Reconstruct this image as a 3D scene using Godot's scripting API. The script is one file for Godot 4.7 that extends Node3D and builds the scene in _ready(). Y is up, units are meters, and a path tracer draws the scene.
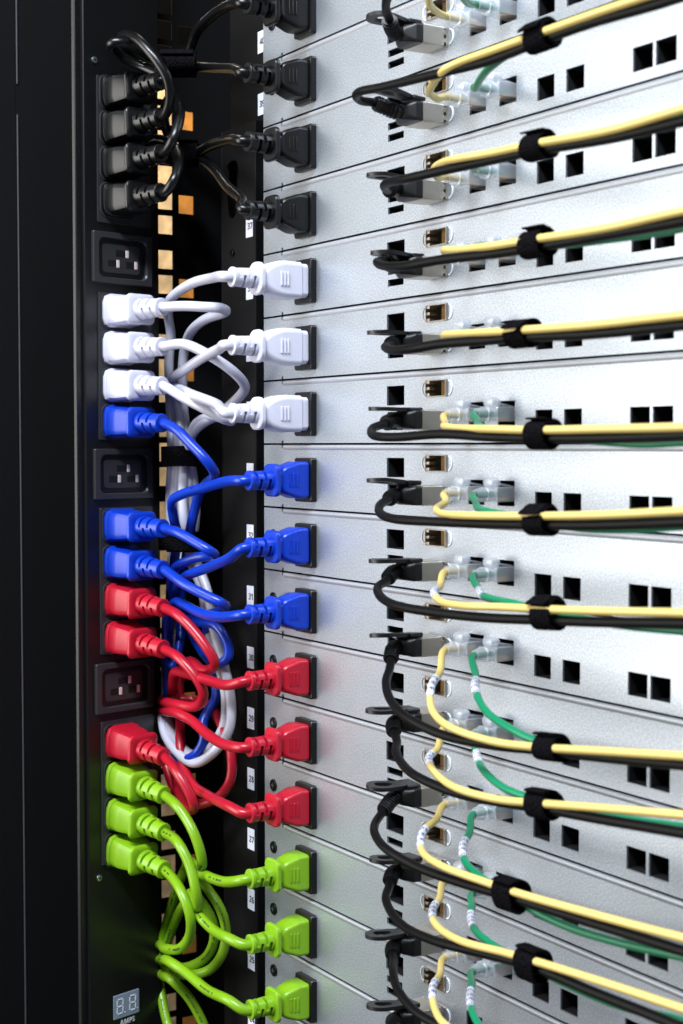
extends Node3D
# Rear of a server rack: a column of one-unit servers, a power strip and its colour-coded cords, network cables tied in bundles.
# Metres, y up; x runs along the servers' rear panels, z points out of the rack towards the aisle.

const PITCH := 0.0441          # one rack unit
const ROW0 := 0.002            # top of the server in row 33
const STRIP_AT := Vector3(-0.1246, 0.0, 0.0663)
const STRIP_TURN := 14.0       # the strip's face points along +x and a little into the rack
const PLUG_U := -0.0016

# Routes of the cords and cables, millimetres
const CORD_PATHS := {
	"B1": [[-81.6,257.4,57.2],[-73.8,257.8,55.3],[-76.3,260.0,53.0],[-81.1,263.6,54.6],[-94.6,271.0,62.3],[-99.0,276.2,72.7],[-91.6,279.2,85.1],[-82.4,280.8,89.2],[-78.7,281.5,83.2],[-81.9,279.2,69.6],[-90.2,276.7,54.9],[-97.8,276.9,38.7],[-100.1,283.1,23.1],[-88.1,297.2,21.7],[-55.0,302.4,25.0],[-12.6,298.6,33.2],[34.0,286.0,49.0],[34.0,286.0,38.0]],
	"B2": [[-81.6,231.9,57.2],[-73.8,232.3,55.3],[-68.2,232.4,55.5],[-57.6,240.6,56.7],[-51.5,252.6,61.1],[-53.8,264.5,67.6],[-59.6,273.3,72.3],[-69.1,281.8,75.5],[-86.4,289.1,76.0],[-102.2,291.0,72.7],[-112.7,284.9,61.8],[-113.9,278.7,45.4],[-106.0,275.8,33.1],[-96.7,276.5,18.3],[-61.5,268.3,19.4],[-0.3,252.7,36.2],[34.0,241.9,49.0],[34.0,241.9,38.0]],
	"B3": [[-81.6,206.4,57.2],[-73.8,206.8,55.3],[-66.9,207.1,55.5],[-57.3,213.2,54.7],[-60.0,226.8,48.6],[-69.2,238.8,43.3],[-84.6,248.6,38.9],[-106.0,252.4,34.9],[-125.4,245.8,28.9],[-132.5,233.0,22.3],[-117.4,219.8,18.1],[-102.7,216.4,13.9],[-69.6,215.6,17.8],[-18.2,209.2,30.6],[34.0,197.8,49.0],[34.0,197.8,38.0]],
	"B4": [[-81.5,179.3,57.2],[-73.8,179.4,55.3],[-65.8,178.3,56.2],[-58.0,184.3,54.5],[-63.5,196.9,47.1],[-78.3,209.7,41.4],[-95.7,219.8,40.0],[-105.4,223.0,45.8],[-112.2,220.3,47.4],[-119.1,215.0,40.2],[-125.6,213.4,22.4],[-114.8,216.1,14.4],[-101.0,212.0,11.5],[-68.2,198.5,17.0],[-26.7,178.7,27.8],[14.3,163.3,39.1],[34.0,153.7,49.0],[34.0,153.7,38.0]],
	"W1": [[-81.5,98.5,57.2],[-73.8,98.5,55.3],[-53.5,98.0,48.7],[-36.6,96.4,40.8],[-31.0,95.7,32.0],[-37.6,94.5,23.8],[-51.4,93.5,21.4],[-66.6,91.7,23.1],[-89.4,86.8,22.1],[-110.2,78.7,18.3],[-120.3,64.4,16.6],[-119.2,34.5,17.3],[-111.8,0.7,17.8],[-106.0,-25.3,20.0],[-99.7,-62.1,22.5],[-100.6,-84.7,16.4],[-86.5,-106.0,14.5],[-73.8,-134.2,15.4],[-55.8,-157.6,16.8],[-47.8,-182.0,15.5],[-47.7,-203.5,17.2],[-52.9,-219.2,26.7],[-68.8,-229.2,33.9],[-94.8,-223.8,37.2],[-127.3,-210.9,31.4],[-136.9,-186.0,25.8],[-136.6,-147.9,22.3],[-136.9,-117.4,20.3],[-128.5,-78.6,22.5],[-121.6,-40.5,27.3],[-117.5,-6.7,27.5],[-128.9,34.6,23.4],[-130.4,64.7,23.3],[-125.8,83.2,23.8],[-118.4,97.3,29.8],[-99.8,106.5,37.1],[-87.8,111.3,36.4],[-64.2,115.7,36.2],[-30.3,115.9,38.6],[34.0,109.6,61.0],[34.0,109.6,50.0]],
	"W2": [[-81.5,70.7,57.2],[-73.8,70.6,55.3],[-52.5,71.4,49.3],[-34.7,63.8,40.4],[-25.8,53.4,27.1],[-29.5,44.8,14.9],[-34.7,40.2,10.5],[-44.9,32.7,12.2],[-60.2,22.2,18.6],[-74.0,17.4,22.1],[-91.8,9.5,22.8],[-98.6,-1.5,25.2],[-103.7,-17.7,25.2],[-97.5,-54.5,27.7],[-107.5,-85.0,17.9],[-97.4,-107.0,13.1],[-85.1,-135.5,14.6],[-66.5,-159.1,15.3],[-58.5,-183.6,13.9],[-58.9,-203.9,16.2],[-63.4,-217.6,24.4],[-78.7,-225.4,30.5],[-102.8,-219.8,30.8],[-125.4,-207.1,28.1],[-135.1,-178.4,22.4],[-135.2,-132.7,18.8],[-126.6,-86.2,20.2],[-115.5,-40.3,27.0],[-111.0,-6.7,26.5],[-121.4,19.5,22.1],[-129.0,36.9,23.3],[-116.5,44.6,31.0],[-95.8,50.3,35.3],[-74.4,54.4,38.5],[-40.9,61.3,41.1],[-8.0,65.7,44.9],[34.0,65.5,61.0],[34.0,65.5,50.0]],
	"W3": [[-81.5,43.0,57.2],[-73.8,42.7,55.3],[-51.1,33.6,50.2],[-33.2,25.0,41.3],[-24.1,18.7,32.9],[-28.5,17.4,25.0],[-43.7,19.1,20.9],[-67.7,20.9,21.2],[-86.7,15.3,23.7],[-97.1,0.7,22.7],[-104.7,-17.8,17.3],[-106.6,-44.0,13.2],[-111.6,-74.2,14.1],[-122.4,-89.9,13.8],[-125.3,-78.6,17.4],[-118.3,-55.4,23.2],[-109.9,-25.3,26.3],[-107.6,-6.7,24.9],[-115.2,15.7,21.9],[-121.6,34.5,21.2],[-104.5,42.0,31.1],[-74.6,40.1,40.1],[-43.3,35.5,47.0],[-3.3,28.3,49.8],[34.0,21.4,61.0],[34.0,21.4,50.0]],
	"L1": [[-81.5,16.5,57.2],[-73.8,16.2,55.3],[-55.6,11.2,53.5],[-42.8,1.4,49.0],[-31.9,-10.4,42.1],[-33.6,-17.4,35.9],[-47.1,-22.6,29.6],[-63.0,-27.2,27.1],[-74.3,-35.4,27.0],[-80.0,-45.0,27.4],[-85.6,-57.6,27.9],[-104.2,-73.5,21.1],[-114.1,-92.9,19.7],[-123.5,-116.4,17.7],[-113.8,-145.4,23.4],[-106.5,-162.7,32.0],[-117.2,-160.3,30.1],[-127.9,-139.1,26.5],[-118.6,-100.4,27.4],[-99.8,-65.5,32.3],[-87.8,-53.7,40.5],[-84.4,-44.8,43.7],[-75.2,-38.7,47.4],[-58.0,-33.9,47.9],[-22.3,-28.2,47.1],[16.9,-23.2,50.1],[34.0,-22.7,49.0],[34.0,-22.7,38.0]],
	"L2": [[-81.5,-58.8,57.2],[-73.8,-58.9,55.3],[-52.2,-61.1,54.0],[-38.8,-66.9,48.2],[-28.5,-72.8,41.8],[-32.8,-76.1,35.7],[-47.0,-77.7,33.9],[-60.8,-79.9,37.2],[-74.2,-84.2,40.1],[-91.0,-90.5,39.1],[-109.3,-107.0,32.0],[-114.5,-124.4,22.9],[-79.5,-128.4,24.0],[-55.1,-129.0,22.7],[-45.9,-141.9,18.7],[-45.6,-151.2,18.9],[-53.3,-156.2,22.2],[-85.6,-153.9,16.9],[-110.1,-137.9,16.9],[-107.1,-114.4,29.0],[-89.1,-101.4,36.9],[-63.3,-92.7,42.4],[-24.8,-84.2,46.1],[14.4,-74.7,49.0],[34.0,-66.8,49.0],[34.0,-66.8,38.0]],
	"L3": [[-81.6,-88.1,57.3],[-73.9,-88.6,55.3],[-47.2,-96.7,52.7],[-29.4,-104.1,43.8],[-20.1,-108.6,37.0],[-27.4,-112.4,30.0],[-45.8,-117.1,25.9],[-76.8,-126.9,19.6],[-88.6,-150.8,12.0],[-81.0,-172.3,11.1],[-75.7,-184.7,13.1],[-73.6,-192.6,19.9],[-71.2,-200.5,26.1],[-65.9,-212.6,28.0],[-68.3,-222.0,32.5],[-81.6,-229.1,35.6],[-113.1,-229.3,29.2],[-125.1,-214.7,28.3],[-126.2,-184.4,27.6],[-119.4,-145.4,32.3],[-101.3,-122.2,39.2],[-80.4,-112.8,42.8],[-58.5,-113.6,45.7],[-35.9,-115.7,47.6],[3.8,-115.2,50.3],[34.0,-110.9,49.0],[34.0,-110.9,38.0]],
	"R1": [[-81.6,-115.6,57.3],[-73.9,-116.1,55.3],[-50.0,-119.3,55.3],[-36.5,-129.6,49.7],[-26.4,-142.2,44.0],[-24.7,-149.9,40.2],[-34.5,-156.2,37.5],[-46.3,-158.3,39.4],[-62.9,-155.5,37.3],[-83.1,-157.6,32.1],[-112.7,-175.3,24.1],[-111.6,-205.3,24.8],[-101.0,-225.8,28.4],[-89.8,-242.2,30.8],[-109.8,-254.0,25.9],[-122.7,-237.3,26.2],[-124.3,-192.0,25.2],[-97.4,-173.0,37.3],[-78.9,-163.4,44.6],[-61.9,-161.9,45.8],[-21.9,-161.5,47.9],[21.9,-158.7,53.3],[34.0,-155.0,49.0],[34.0,-155.0,38.0]],
	"R2": [[-81.8,-145.1,57.3],[-74.0,-145.9,55.4],[-49.0,-148.8,56.0],[-35.4,-160.2,50.4],[-32.0,-170.7,45.9],[-39.6,-180.4,43.7],[-51.4,-184.9,44.0],[-69.3,-185.9,46.2],[-113.5,-191.0,36.2],[-149.8,-198.0,24.8],[-143.9,-225.7,25.2],[-116.1,-258.9,27.0],[-74.6,-261.2,27.0],[-53.5,-251.2,20.8],[-45.7,-237.9,16.8],[-46.4,-219.2,16.3],[-58.9,-203.9,16.2],[-82.2,-192.1,14.7],[-106.1,-190.3,14.9],[-114.1,-190.3,27.6],[-149.7,-201.1,24.9],[-117.8,-198.6,34.2],[-68.1,-191.3,48.5],[-49.1,-193.6,46.8],[-20.5,-198.8,48.8],[13.1,-200.5,51.8],[34.0,-199.1,49.0],[34.0,-199.1,38.0]],
	"R3": [[-81.8,-222.9,57.3],[-74.1,-223.8,55.4],[-45.0,-228.4,59.9],[-35.0,-239.7,56.3],[-32.5,-249.4,53.0],[-46.4,-257.2,47.6],[-63.0,-255.8,45.7],[-83.6,-249.5,40.4],[-102.8,-240.6,32.6],[-111.7,-224.0,26.5],[-111.2,-205.3,24.2],[-93.0,-217.9,34.0],[-81.8,-234.9,36.3],[-60.0,-242.9,39.9],[-27.9,-243.2,45.2],[20.5,-240.8,52.8],[34.0,-243.2,49.0],[34.0,-243.2,38.0]],
	"G1": [[-81.9,-250.6,57.3],[-74.2,-251.7,55.4],[-44.1,-252.2,60.5],[-37.7,-257.6,58.2],[-27.3,-268.4,55.7],[-24.1,-282.9,52.0],[-29.7,-293.2,48.4],[-45.7,-297.6,44.2],[-68.1,-300.8,38.6],[-98.2,-322.3,31.9],[-118.6,-346.9,28.8],[-129.7,-369.0,29.4],[-135.6,-389.8,30.9],[-117.6,-396.1,31.2],[-70.8,-385.2,31.1],[-56.8,-377.4,26.9],[-44.2,-362.5,24.5],[-43.6,-346.8,22.3],[-46.5,-331.0,25.6],[-56.4,-318.1,30.9],[-56.1,-308.1,39.0],[-37.3,-300.3,46.1],[-20.6,-298.9,47.6],[12.1,-293.7,51.6],[34.0,-287.3,49.0],[34.0,-287.3,38.0]],
	"G2": [[-81.9,-277.6,57.3],[-74.2,-278.7,55.4],[-40.6,-278.3,60.8],[-28.8,-291.5,58.2],[-22.4,-307.7,56.8],[-26.6,-319.9,53.2],[-38.2,-326.3,49.7],[-58.8,-327.4,44.9],[-107.0,-351.4,29.4],[-123.1,-371.2,28.4],[-129.0,-388.1,29.8],[-105.6,-390.4,30.3],[-76.3,-379.6,30.0],[-63.1,-369.7,26.9],[-56.7,-357.2,25.2],[-57.6,-344.1,25.5],[-63.2,-328.2,33.1],[-58.3,-320.2,43.6],[-43.2,-322.9,48.0],[-27.4,-327.5,51.3],[-9.4,-331.7,51.2],[23.7,-328.9,54.8],[34.0,-331.4,49.0],[34.0,-331.4,38.0]],
	"G3": [[-82.0,-305.0,57.3],[-74.3,-306.2,55.4],[-38.6,-311.2,60.4],[-29.3,-326.1,58.1],[-35.9,-342.6,54.9],[-51.4,-356.3,54.3],[-83.6,-367.0,49.9],[-138.9,-384.6,30.2],[-145.2,-397.0,28.1],[-134.6,-403.5,30.6],[-89.7,-393.1,43.0],[-83.9,-403.4,34.5],[-78.6,-417.4,27.3],[-74.9,-433.6,22.7],[-87.4,-456.0,25.6],[-116.0,-441.4,32.2],[-139.2,-414.5,29.4],[-142.4,-399.0,29.4],[-111.8,-385.1,39.7],[-64.2,-369.7,56.8],[-45.2,-370.9,55.1],[-9.7,-373.6,55.1],[25.2,-370.3,55.8],[34.0,-375.5,49.0],[34.0,-375.5,38.0]],
}
const NET_PATHS := {
	39: {"B": [[182.0,235.7,20.0],[182.0,235.7,30.0],[192.1,242.1,42.0],[206.5,243.1,53.0],[225.7,243.4,62.0],[260.2,244.0,68.0],[310.9,246.2,68.0]], "Y": [[219.5,237.9,12.5],[219.5,237.9,21.5],[228.1,236.4,34.0],[238.3,235.9,46.0],[255.1,235.6,58.0],[286.2,233.8,71.0],[314.9,240.8,71.0]], "G": [[246.5,237.9,12.5],[246.5,237.9,21.5],[256.1,234.4,34.0],[267.8,233.4,46.0],[286.3,233.9,58.0],[306.0,242.6,63.0]]},
	38: {"B": [[182.0,191.6,20.0],[182.0,191.6,30.0],[178.9,195.7,42.0],[182.3,194.8,53.0],[190.0,195.1,62.0],[205.4,194.1,68.0],[221.2,192.6,68.0],[278.0,188.9,68.0],[320.0,186.5,68.0],[355.4,187.3,68.0],[392.0,187.5,68.0],[435.7,185.6,68.0],[458.1,185.4,68.0],[490.0,185.8,68.0]], "Y": [[219.5,193.8,12.5],[219.5,193.8,21.5],[229.2,189.3,34.0],[238.5,189.2,46.0],[258.0,188.6,58.0],[287.3,188.6,71.0],[299.0,189.6,71.0],[323.9,189.6,71.0],[359.0,189.7,71.0],[395.4,189.7,71.0],[423.9,189.3,71.0],[461.0,188.2,71.0],[492.7,188.1,71.0]], "G": [[246.5,193.8,12.5],[246.5,193.8,21.5],[263.4,188.5,34.0],[283.4,188.1,46.0],[307.9,187.5,58.0],[332.2,189.3,63.0],[350.8,191.3,63.0],[386.3,190.8,63.0],[430.5,189.3,63.0],[485.3,189.4,63.0]]},
	37: {"B": [[182.0,147.5,20.0],[182.0,147.5,30.0],[192.4,144.5,42.0],[204.7,144.0,53.0],[224.0,142.5,62.0],[247.0,140.2,68.0],[278.3,139.6,68.0],[320.4,138.5,68.0],[355.9,137.5,68.0],[408.8,134.5,68.0],[449.2,134.2,68.0],[490.8,134.5,68.0]], "Y": [[219.5,149.7,12.5],[219.5,149.7,21.5],[229.4,146.5,34.0],[242.4,147.7,46.0],[264.4,146.3,58.0],[295.9,142.6,71.0],[324.2,141.0,71.0],[352.2,140.1,71.0],[408.9,137.2,71.0],[452.2,138.2,71.0],[493.4,138.6,71.0]], "G": [[246.5,149.7,12.5],[246.5,149.7,21.5],[263.6,146.1,34.0],[277.7,145.9,46.0],[300.1,144.2,58.0],[328.8,141.5,63.0],[354.9,140.1,63.0],[405.9,137.3,63.0],[453.8,138.4,63.0],[486.1,138.3,63.0]]},
	36: {"B": [[182.0,103.4,20.0],[182.0,103.4,30.0],[188.4,105.0,42.0],[197.8,102.8,53.0],[218.3,98.0,62.0],[247.1,94.7,68.0],[278.5,94.7,68.0],[320.7,93.2,68.0],[354.8,92.8,68.0],[409.3,92.9,68.0],[449.8,93.1,68.0],[491.4,93.7,68.0]], "Y": [[219.5,105.6,12.5],[219.5,105.6,21.5],[237.0,104.4,34.0],[251.7,104.1,46.0],[278.6,100.4,58.0],[324.5,96.4,71.0],[348.9,96.1,71.0],[406.2,95.2,71.0],[452.7,96.6,71.0],[494.1,97.0,71.0]], "G": [[246.5,105.6,12.5],[246.5,105.6,21.5],[263.9,103.6,34.0],[279.7,102.6,46.0],[306.9,99.3,58.0],[348.7,93.9,63.0],[403.8,91.7,63.0],[431.2,91.1,63.0],[486.9,92.0,63.0]]},
	35: {"B": [[182.0,59.3,20.0],[182.0,59.3,30.0],[194.6,57.1,42.0],[205.9,55.0,53.0],[226.2,52.0,62.0],[251.9,50.9,68.0],[278.7,52.0,68.0],[321.0,51.6,68.0],[345.5,51.5,68.0],[393.5,50.0,68.0],[450.3,50.2,68.0],[492.1,50.1,68.0]], "Y": [[219.5,61.5,12.5],[219.5,61.5,21.5],[237.3,59.4,34.0],[251.9,59.1,46.0],[278.8,57.5,58.0],[324.8,55.1,71.0],[349.2,54.5,71.0],[396.8,53.6,71.0],[453.3,54.0,71.0],[494.8,54.0,71.0]], "G": [[246.5,61.5,12.5],[246.5,61.5,21.5],[264.2,59.3,34.0],[281.7,58.3,46.0],[315.3,55.2,58.0],[352.0,52.7,63.0],[400.4,52.0,63.0],[445.3,52.4,63.0],[487.5,53.0,63.0]]},
	34: {"B": [[182.0,15.2,20.0],[182.0,15.2,30.0],[188.6,12.5,42.0],[193.9,10.1,53.0],[206.5,6.6,62.0],[225.5,4.9,68.0],[242.7,4.8,68.0],[278.9,6.1,68.0],[321.3,4.4,68.0],[359.2,3.7,68.0],[399.9,3.6,68.0],[451.0,4.6,68.0],[492.8,5.9,68.0]], "Y": [[219.5,17.4,12.5],[219.5,17.4,21.5],[237.5,12.0,34.0],[252.1,10.7,46.0],[279.1,9.3,58.0],[325.1,8.2,71.0],[362.8,7.4,71.0],[403.2,7.5,71.0],[453.9,7.8,71.0],[495.5,8.6,71.0]], "G": [[246.5,17.4,12.5],[246.5,17.4,21.5],[266.2,13.2,34.0],[282.0,10.9,46.0],[307.6,8.5,58.0],[353.2,5.7,63.0],[394.4,2.2,63.0],[420.7,0.9,63.0],[446.0,1.7,63.0],[488.2,2.8,63.0]]},
	33: {"B": [[182.0,-28.9,20.0],[182.0,-28.9,30.0],[192.8,-30.7,42.0],[201.1,-33.1,53.0],[214.6,-36.9,62.0],[238.1,-39.1,68.0],[279.1,-38.9,68.0],[321.6,-38.1,68.0],[359.6,-36.9,68.0],[400.4,-35.1,68.0],[451.4,-31.6,68.0],[493.3,-28.7,68.0]], "Y": [[219.5,-26.7,12.5],[219.5,-26.7,21.5],[237.7,-30.6,34.0],[246.0,-33.4,46.0],[265.3,-35.1,58.0],[300.3,-34.5,71.0],[363.1,-32.5,71.0],[403.7,-30.5,71.0],[454.4,-26.9,71.0],[496.0,-23.8,71.0]], "G": [[246.5,-26.7,12.5],[246.5,-26.7,21.5],[264.7,-29.8,34.0],[282.2,-32.1,46.0],[307.9,-33.0,58.0],[353.5,-35.4,63.0],[382.0,-37.5,63.0],[414.3,-36.4,63.0],[446.4,-33.7,63.0],[488.8,-30.2,63.0]]},
	32: {"B": [[182.0,-73.0,20.0],[182.0,-73.0,30.0],[190.8,-77.2,42.0],[199.1,-79.4,53.0],[214.7,-82.7,62.0],[238.2,-85.3,68.0],[279.4,-85.8,68.0],[321.9,-84.3,68.0],[360.0,-81.5,68.0],[400.8,-78.5,68.0],[452.0,-73.9,68.0],[494.0,-70.1,68.0]], "Y": [[219.5,-70.8,12.5],[219.5,-70.8,21.5],[232.4,-77.2,34.0],[243.4,-79.0,46.0],[265.5,-81.3,58.0],[305.5,-79.6,71.0],[332.8,-77.7,71.0],[363.5,-75.9,71.0],[404.1,-73.1,71.0],[455.0,-69.2,71.0],[496.6,-66.1,71.0]], "G": [[246.5,-70.8,12.5],[246.5,-70.8,21.5],[266.8,-75.6,34.0],[285.9,-77.1,46.0],[313.0,-76.7,58.0],[335.1,-76.5,63.0],[353.9,-78.2,63.0],[395.3,-79.3,63.0],[433.4,-78.6,63.0],[489.5,-74.9,63.0]]},
	31: {"B": [[182.0,-117.1,20.0],[182.0,-117.1,30.0],[195.0,-126.7,42.0],[207.3,-132.2,53.0],[224.7,-138.5,62.0],[247.9,-143.8,68.0],[279.7,-148.4,68.0],[322.3,-146.9,68.0],[360.5,-142.9,68.0],[402.1,-139.0,68.0],[452.8,-133.5,68.0],[494.9,-128.8,68.0]], "Y": [[219.5,-114.9,12.5],[219.5,-114.9,21.5],[232.6,-124.9,34.0],[241.8,-129.3,46.0],[257.7,-138.0,58.0],[290.7,-142.2,71.0],[326.2,-144.0,71.0],[360.5,-141.2,71.0],[404.8,-135.5,71.0],[455.8,-128.9,71.0],[497.5,-123.6,71.0]], "G": [[246.5,-114.9,12.5],[246.5,-114.9,21.5],[265.3,-122.9,34.0],[280.3,-126.3,46.0],[305.3,-133.6,58.0],[331.7,-138.0,63.0],[354.5,-141.1,63.0],[395.9,-139.2,63.0],[447.8,-133.7,63.0],[490.3,-128.6,63.0]]},
	30: {"B": [[182.0,-161.2,20.0],[182.0,-161.2,30.0],[202.3,-168.1,42.0],[217.4,-170.0,53.0],[238.3,-173.1,62.0],[260.0,-174.4,68.0],[293.6,-176.3,68.0],[334.4,-173.3,68.0],[360.7,-170.4,68.0],[401.8,-167.0,68.0],[453.2,-162.2,68.0],[495.3,-158.2,68.0]], "Y": [[219.5,-159.0,12.5],[219.5,-159.0,21.5],[230.9,-167.5,34.0],[239.1,-169.8,46.0],[259.6,-171.9,58.0],[297.7,-172.6,71.0],[330.3,-171.8,71.0],[360.7,-167.7,71.0],[405.1,-161.0,71.0],[456.1,-153.6,71.0],[497.9,-147.3,71.0]], "G": [[246.5,-159.0,12.5],[246.5,-159.0,21.5],[265.6,-162.7,34.0],[283.1,-163.7,46.0],[305.5,-165.1,58.0],[328.0,-168.3,63.0],[352.5,-168.9,63.0],[396.2,-167.0,63.0],[448.2,-161.4,63.0],[490.7,-155.9,63.0]]},
	29: {"B": [[182.0,-205.3,20.0],[182.0,-205.3,30.0],[187.0,-212.0,42.0],[196.3,-214.9,53.0],[209.9,-216.5,62.0],[228.9,-219.2,68.0],[257.5,-222.4,68.0],[298.1,-221.5,68.0],[338.6,-218.5,68.0],[375.6,-216.6,68.0],[428.6,-213.6,68.0],[453.9,-212.2,68.0],[496.1,-209.8,68.0]], "Y": [[219.5,-203.1,12.5],[219.5,-203.1,21.5],[229.2,-208.2,34.0],[234.6,-211.1,46.0],[248.8,-216.2,58.0],[284.1,-215.2,71.0],[326.7,-214.6,71.0],[349.9,-213.7,71.0],[392.9,-210.6,71.0],[431.7,-207.5,71.0],[456.8,-205.3,71.0],[498.7,-201.7,71.0]], "G": [[246.5,-203.1,12.5],[246.5,-203.1,21.5],[260.5,-208.2,34.0],[270.3,-211.4,46.0],[289.0,-214.9,58.0],[309.0,-217.1,63.0],[331.5,-220.1,63.0],[347.7,-222.8,63.0],[373.3,-224.2,63.0],[410.7,-221.8,63.0],[448.9,-217.1,63.0],[491.6,-212.9,63.0]]},
	28: {"B": [[182.0,-249.4,20.0],[182.0,-249.4,30.0],[194.3,-253.4,42.0],[207.6,-255.8,53.0],[234.7,-260.2,62.0],[275.7,-257.6,68.0],[315.0,-252.7,68.0],[354.0,-247.9,68.0],[396.6,-246.9,68.0],[429.0,-245.7,68.0],[454.3,-244.9,68.0],[496.7,-243.1,68.0]], "Y": [[219.5,-247.2,12.5],[219.5,-247.2,21.5],[233.2,-251.2,34.0],[243.3,-252.3,46.0],[261.8,-253.6,58.0],[302.3,-249.7,71.0],[338.7,-245.4,71.0],[372.2,-242.0,71.0],[413.1,-238.5,71.0],[457.2,-235.3,71.0],[499.2,-232.4,71.0]], "G": [[246.5,-247.2,12.5],[246.5,-247.2,21.5],[262.6,-248.1,34.0],[277.6,-250.3,46.0],[301.9,-249.5,58.0],[328.6,-249.7,63.0],[349.4,-250.1,63.0],[370.0,-251.3,63.0],[411.0,-250.2,63.0],[449.3,-244.6,63.0],[492.0,-240.9,63.0]]},
	27: {"B": [[182.0,-293.5,20.0],[182.0,-293.5,30.0],[199.6,-294.5,42.0],[214.8,-293.8,53.0],[231.9,-297.0,62.0],[257.7,-300.4,68.0],[280.4,-301.1,68.0],[322.6,-297.3,68.0],[375.6,-293.1,68.0],[454.9,-286.4,68.0]], "Y": [[219.5,-291.3,12.5],[219.5,-291.3,21.5],[233.4,-294.1,34.0],[243.5,-295.5,46.0],[261.1,-298.6,58.0],[290.6,-297.1,71.0],[318.4,-295.6,71.0],[379.1,-288.8,71.0],[457.8,-281.5,71.0]], "G": [[246.5,-291.3,12.5],[246.5,-291.3,21.5],[262.8,-290.2,34.0],[277.0,-291.7,46.0],[296.3,-292.7,58.0],[312.0,-294.8,63.0],[332.1,-296.2,63.0],[369.7,-295.3,63.0],[449.9,-288.2,63.0]]},
	26: {"B": [[182.0,-337.6,20.0],[182.0,-337.6,30.0],[203.7,-333.9,42.0],[215.9,-334.5,53.0],[236.9,-335.5,62.0],[280.5,-332.2,68.0],[375.8,-319.1,68.0],[455.2,-312.1,68.0]]},
}
const STRAPS := {
	38: [[356.7,189.4,67.3],[1000.0,5.5,0.0],[0.0,4.0,0.0]],
	37: [[354.8,139.2,67.3],[999.6,-27.8,0.0],[0.0,2.8,0.0]],
	36: [[354.5,94.2,67.3],[1000.0,1.5,-0.0],[0.0,3.1,0.0]],
	35: [[343.7,53.3,66.6],[1000.0,-1.2,0.0],[0.0,2.9,0.0]],
	34: [[359.8,5.6,67.3],[1000.0,-4.4,0.0],[0.0,3.7,0.0]],
	33: [[358.7,-35.0,67.3],[999.5,31.1,0.0],[0.0,4.4,0.0]],
	32: [[364.0,-78.3,67.3],[997.2,75.0,0.0],[0.0,5.6,0.0]],
	31: [[366.6,-141.0,67.3],[995.6,94.2,0.0],[0.0,2.4,0.0]],
	30: [[361.2,-168.6,67.3],[996.7,81.7,-0.0],[0.0,3.4,0.0]],
	29: [[337.7,-217.5,67.3],[998.7,50.6,0.0],[0.0,6.2,0.0]],
	28: [[354.6,-247.1,67.3],[999.7,23.5,0.0],[0.0,6.8,0.0]],
}

const STRIP_Y := {"B1": 255.5, "B2": 230.0, "B3": 204.5, "B4": 178.5, "W1": 98.5, "W2": 71.5, "W3": 44.5, "L1": 18.0, "L2": -58.0, "L3": -85.0, "R1": -112.5, "R2": -140.5, "R3": -217.5, "G1": -244.5, "G2": -271.5, "G3": -298.5}
const PLUG_TILT := {"B1": 2.5, "B2": 2.5, "B3": 2.5, "B4": 1.0, "W1": 0.0, "W2": -1.0, "W3": -2.0, "L1": -2.0, "L2": -1.0, "L3": -4.0, "R1": -4.0, "R2": -6.0, "R3": -7.0, "G1": -8.0, "G2": -8.0, "G3": -8.5}
const CORD_ROW := {"B1": 40, "B2": 39, "B3": 38, "B4": 37, "W1": 36, "W2": 35, "W3": 34, "L1": 33, "L2": 32, "L3": 31, "R1": 30, "R2": 29, "R3": 28, "G1": 27, "G2": 26, "G3": 25}
const ROW_WORD := {40: "top black", 39: "second black", 38: "third black", 37: "lowest black", 36: "top white", 35: "middle white", 34: "lowest white", 33: "top blue", 32: "middle blue", 31: "lowest blue", 30: "top red", 29: "middle red", 28: "lowest red", 27: "top green", 26: "middle green", 25: "lowest green"}

var M := {}
var taken := {}

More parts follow.
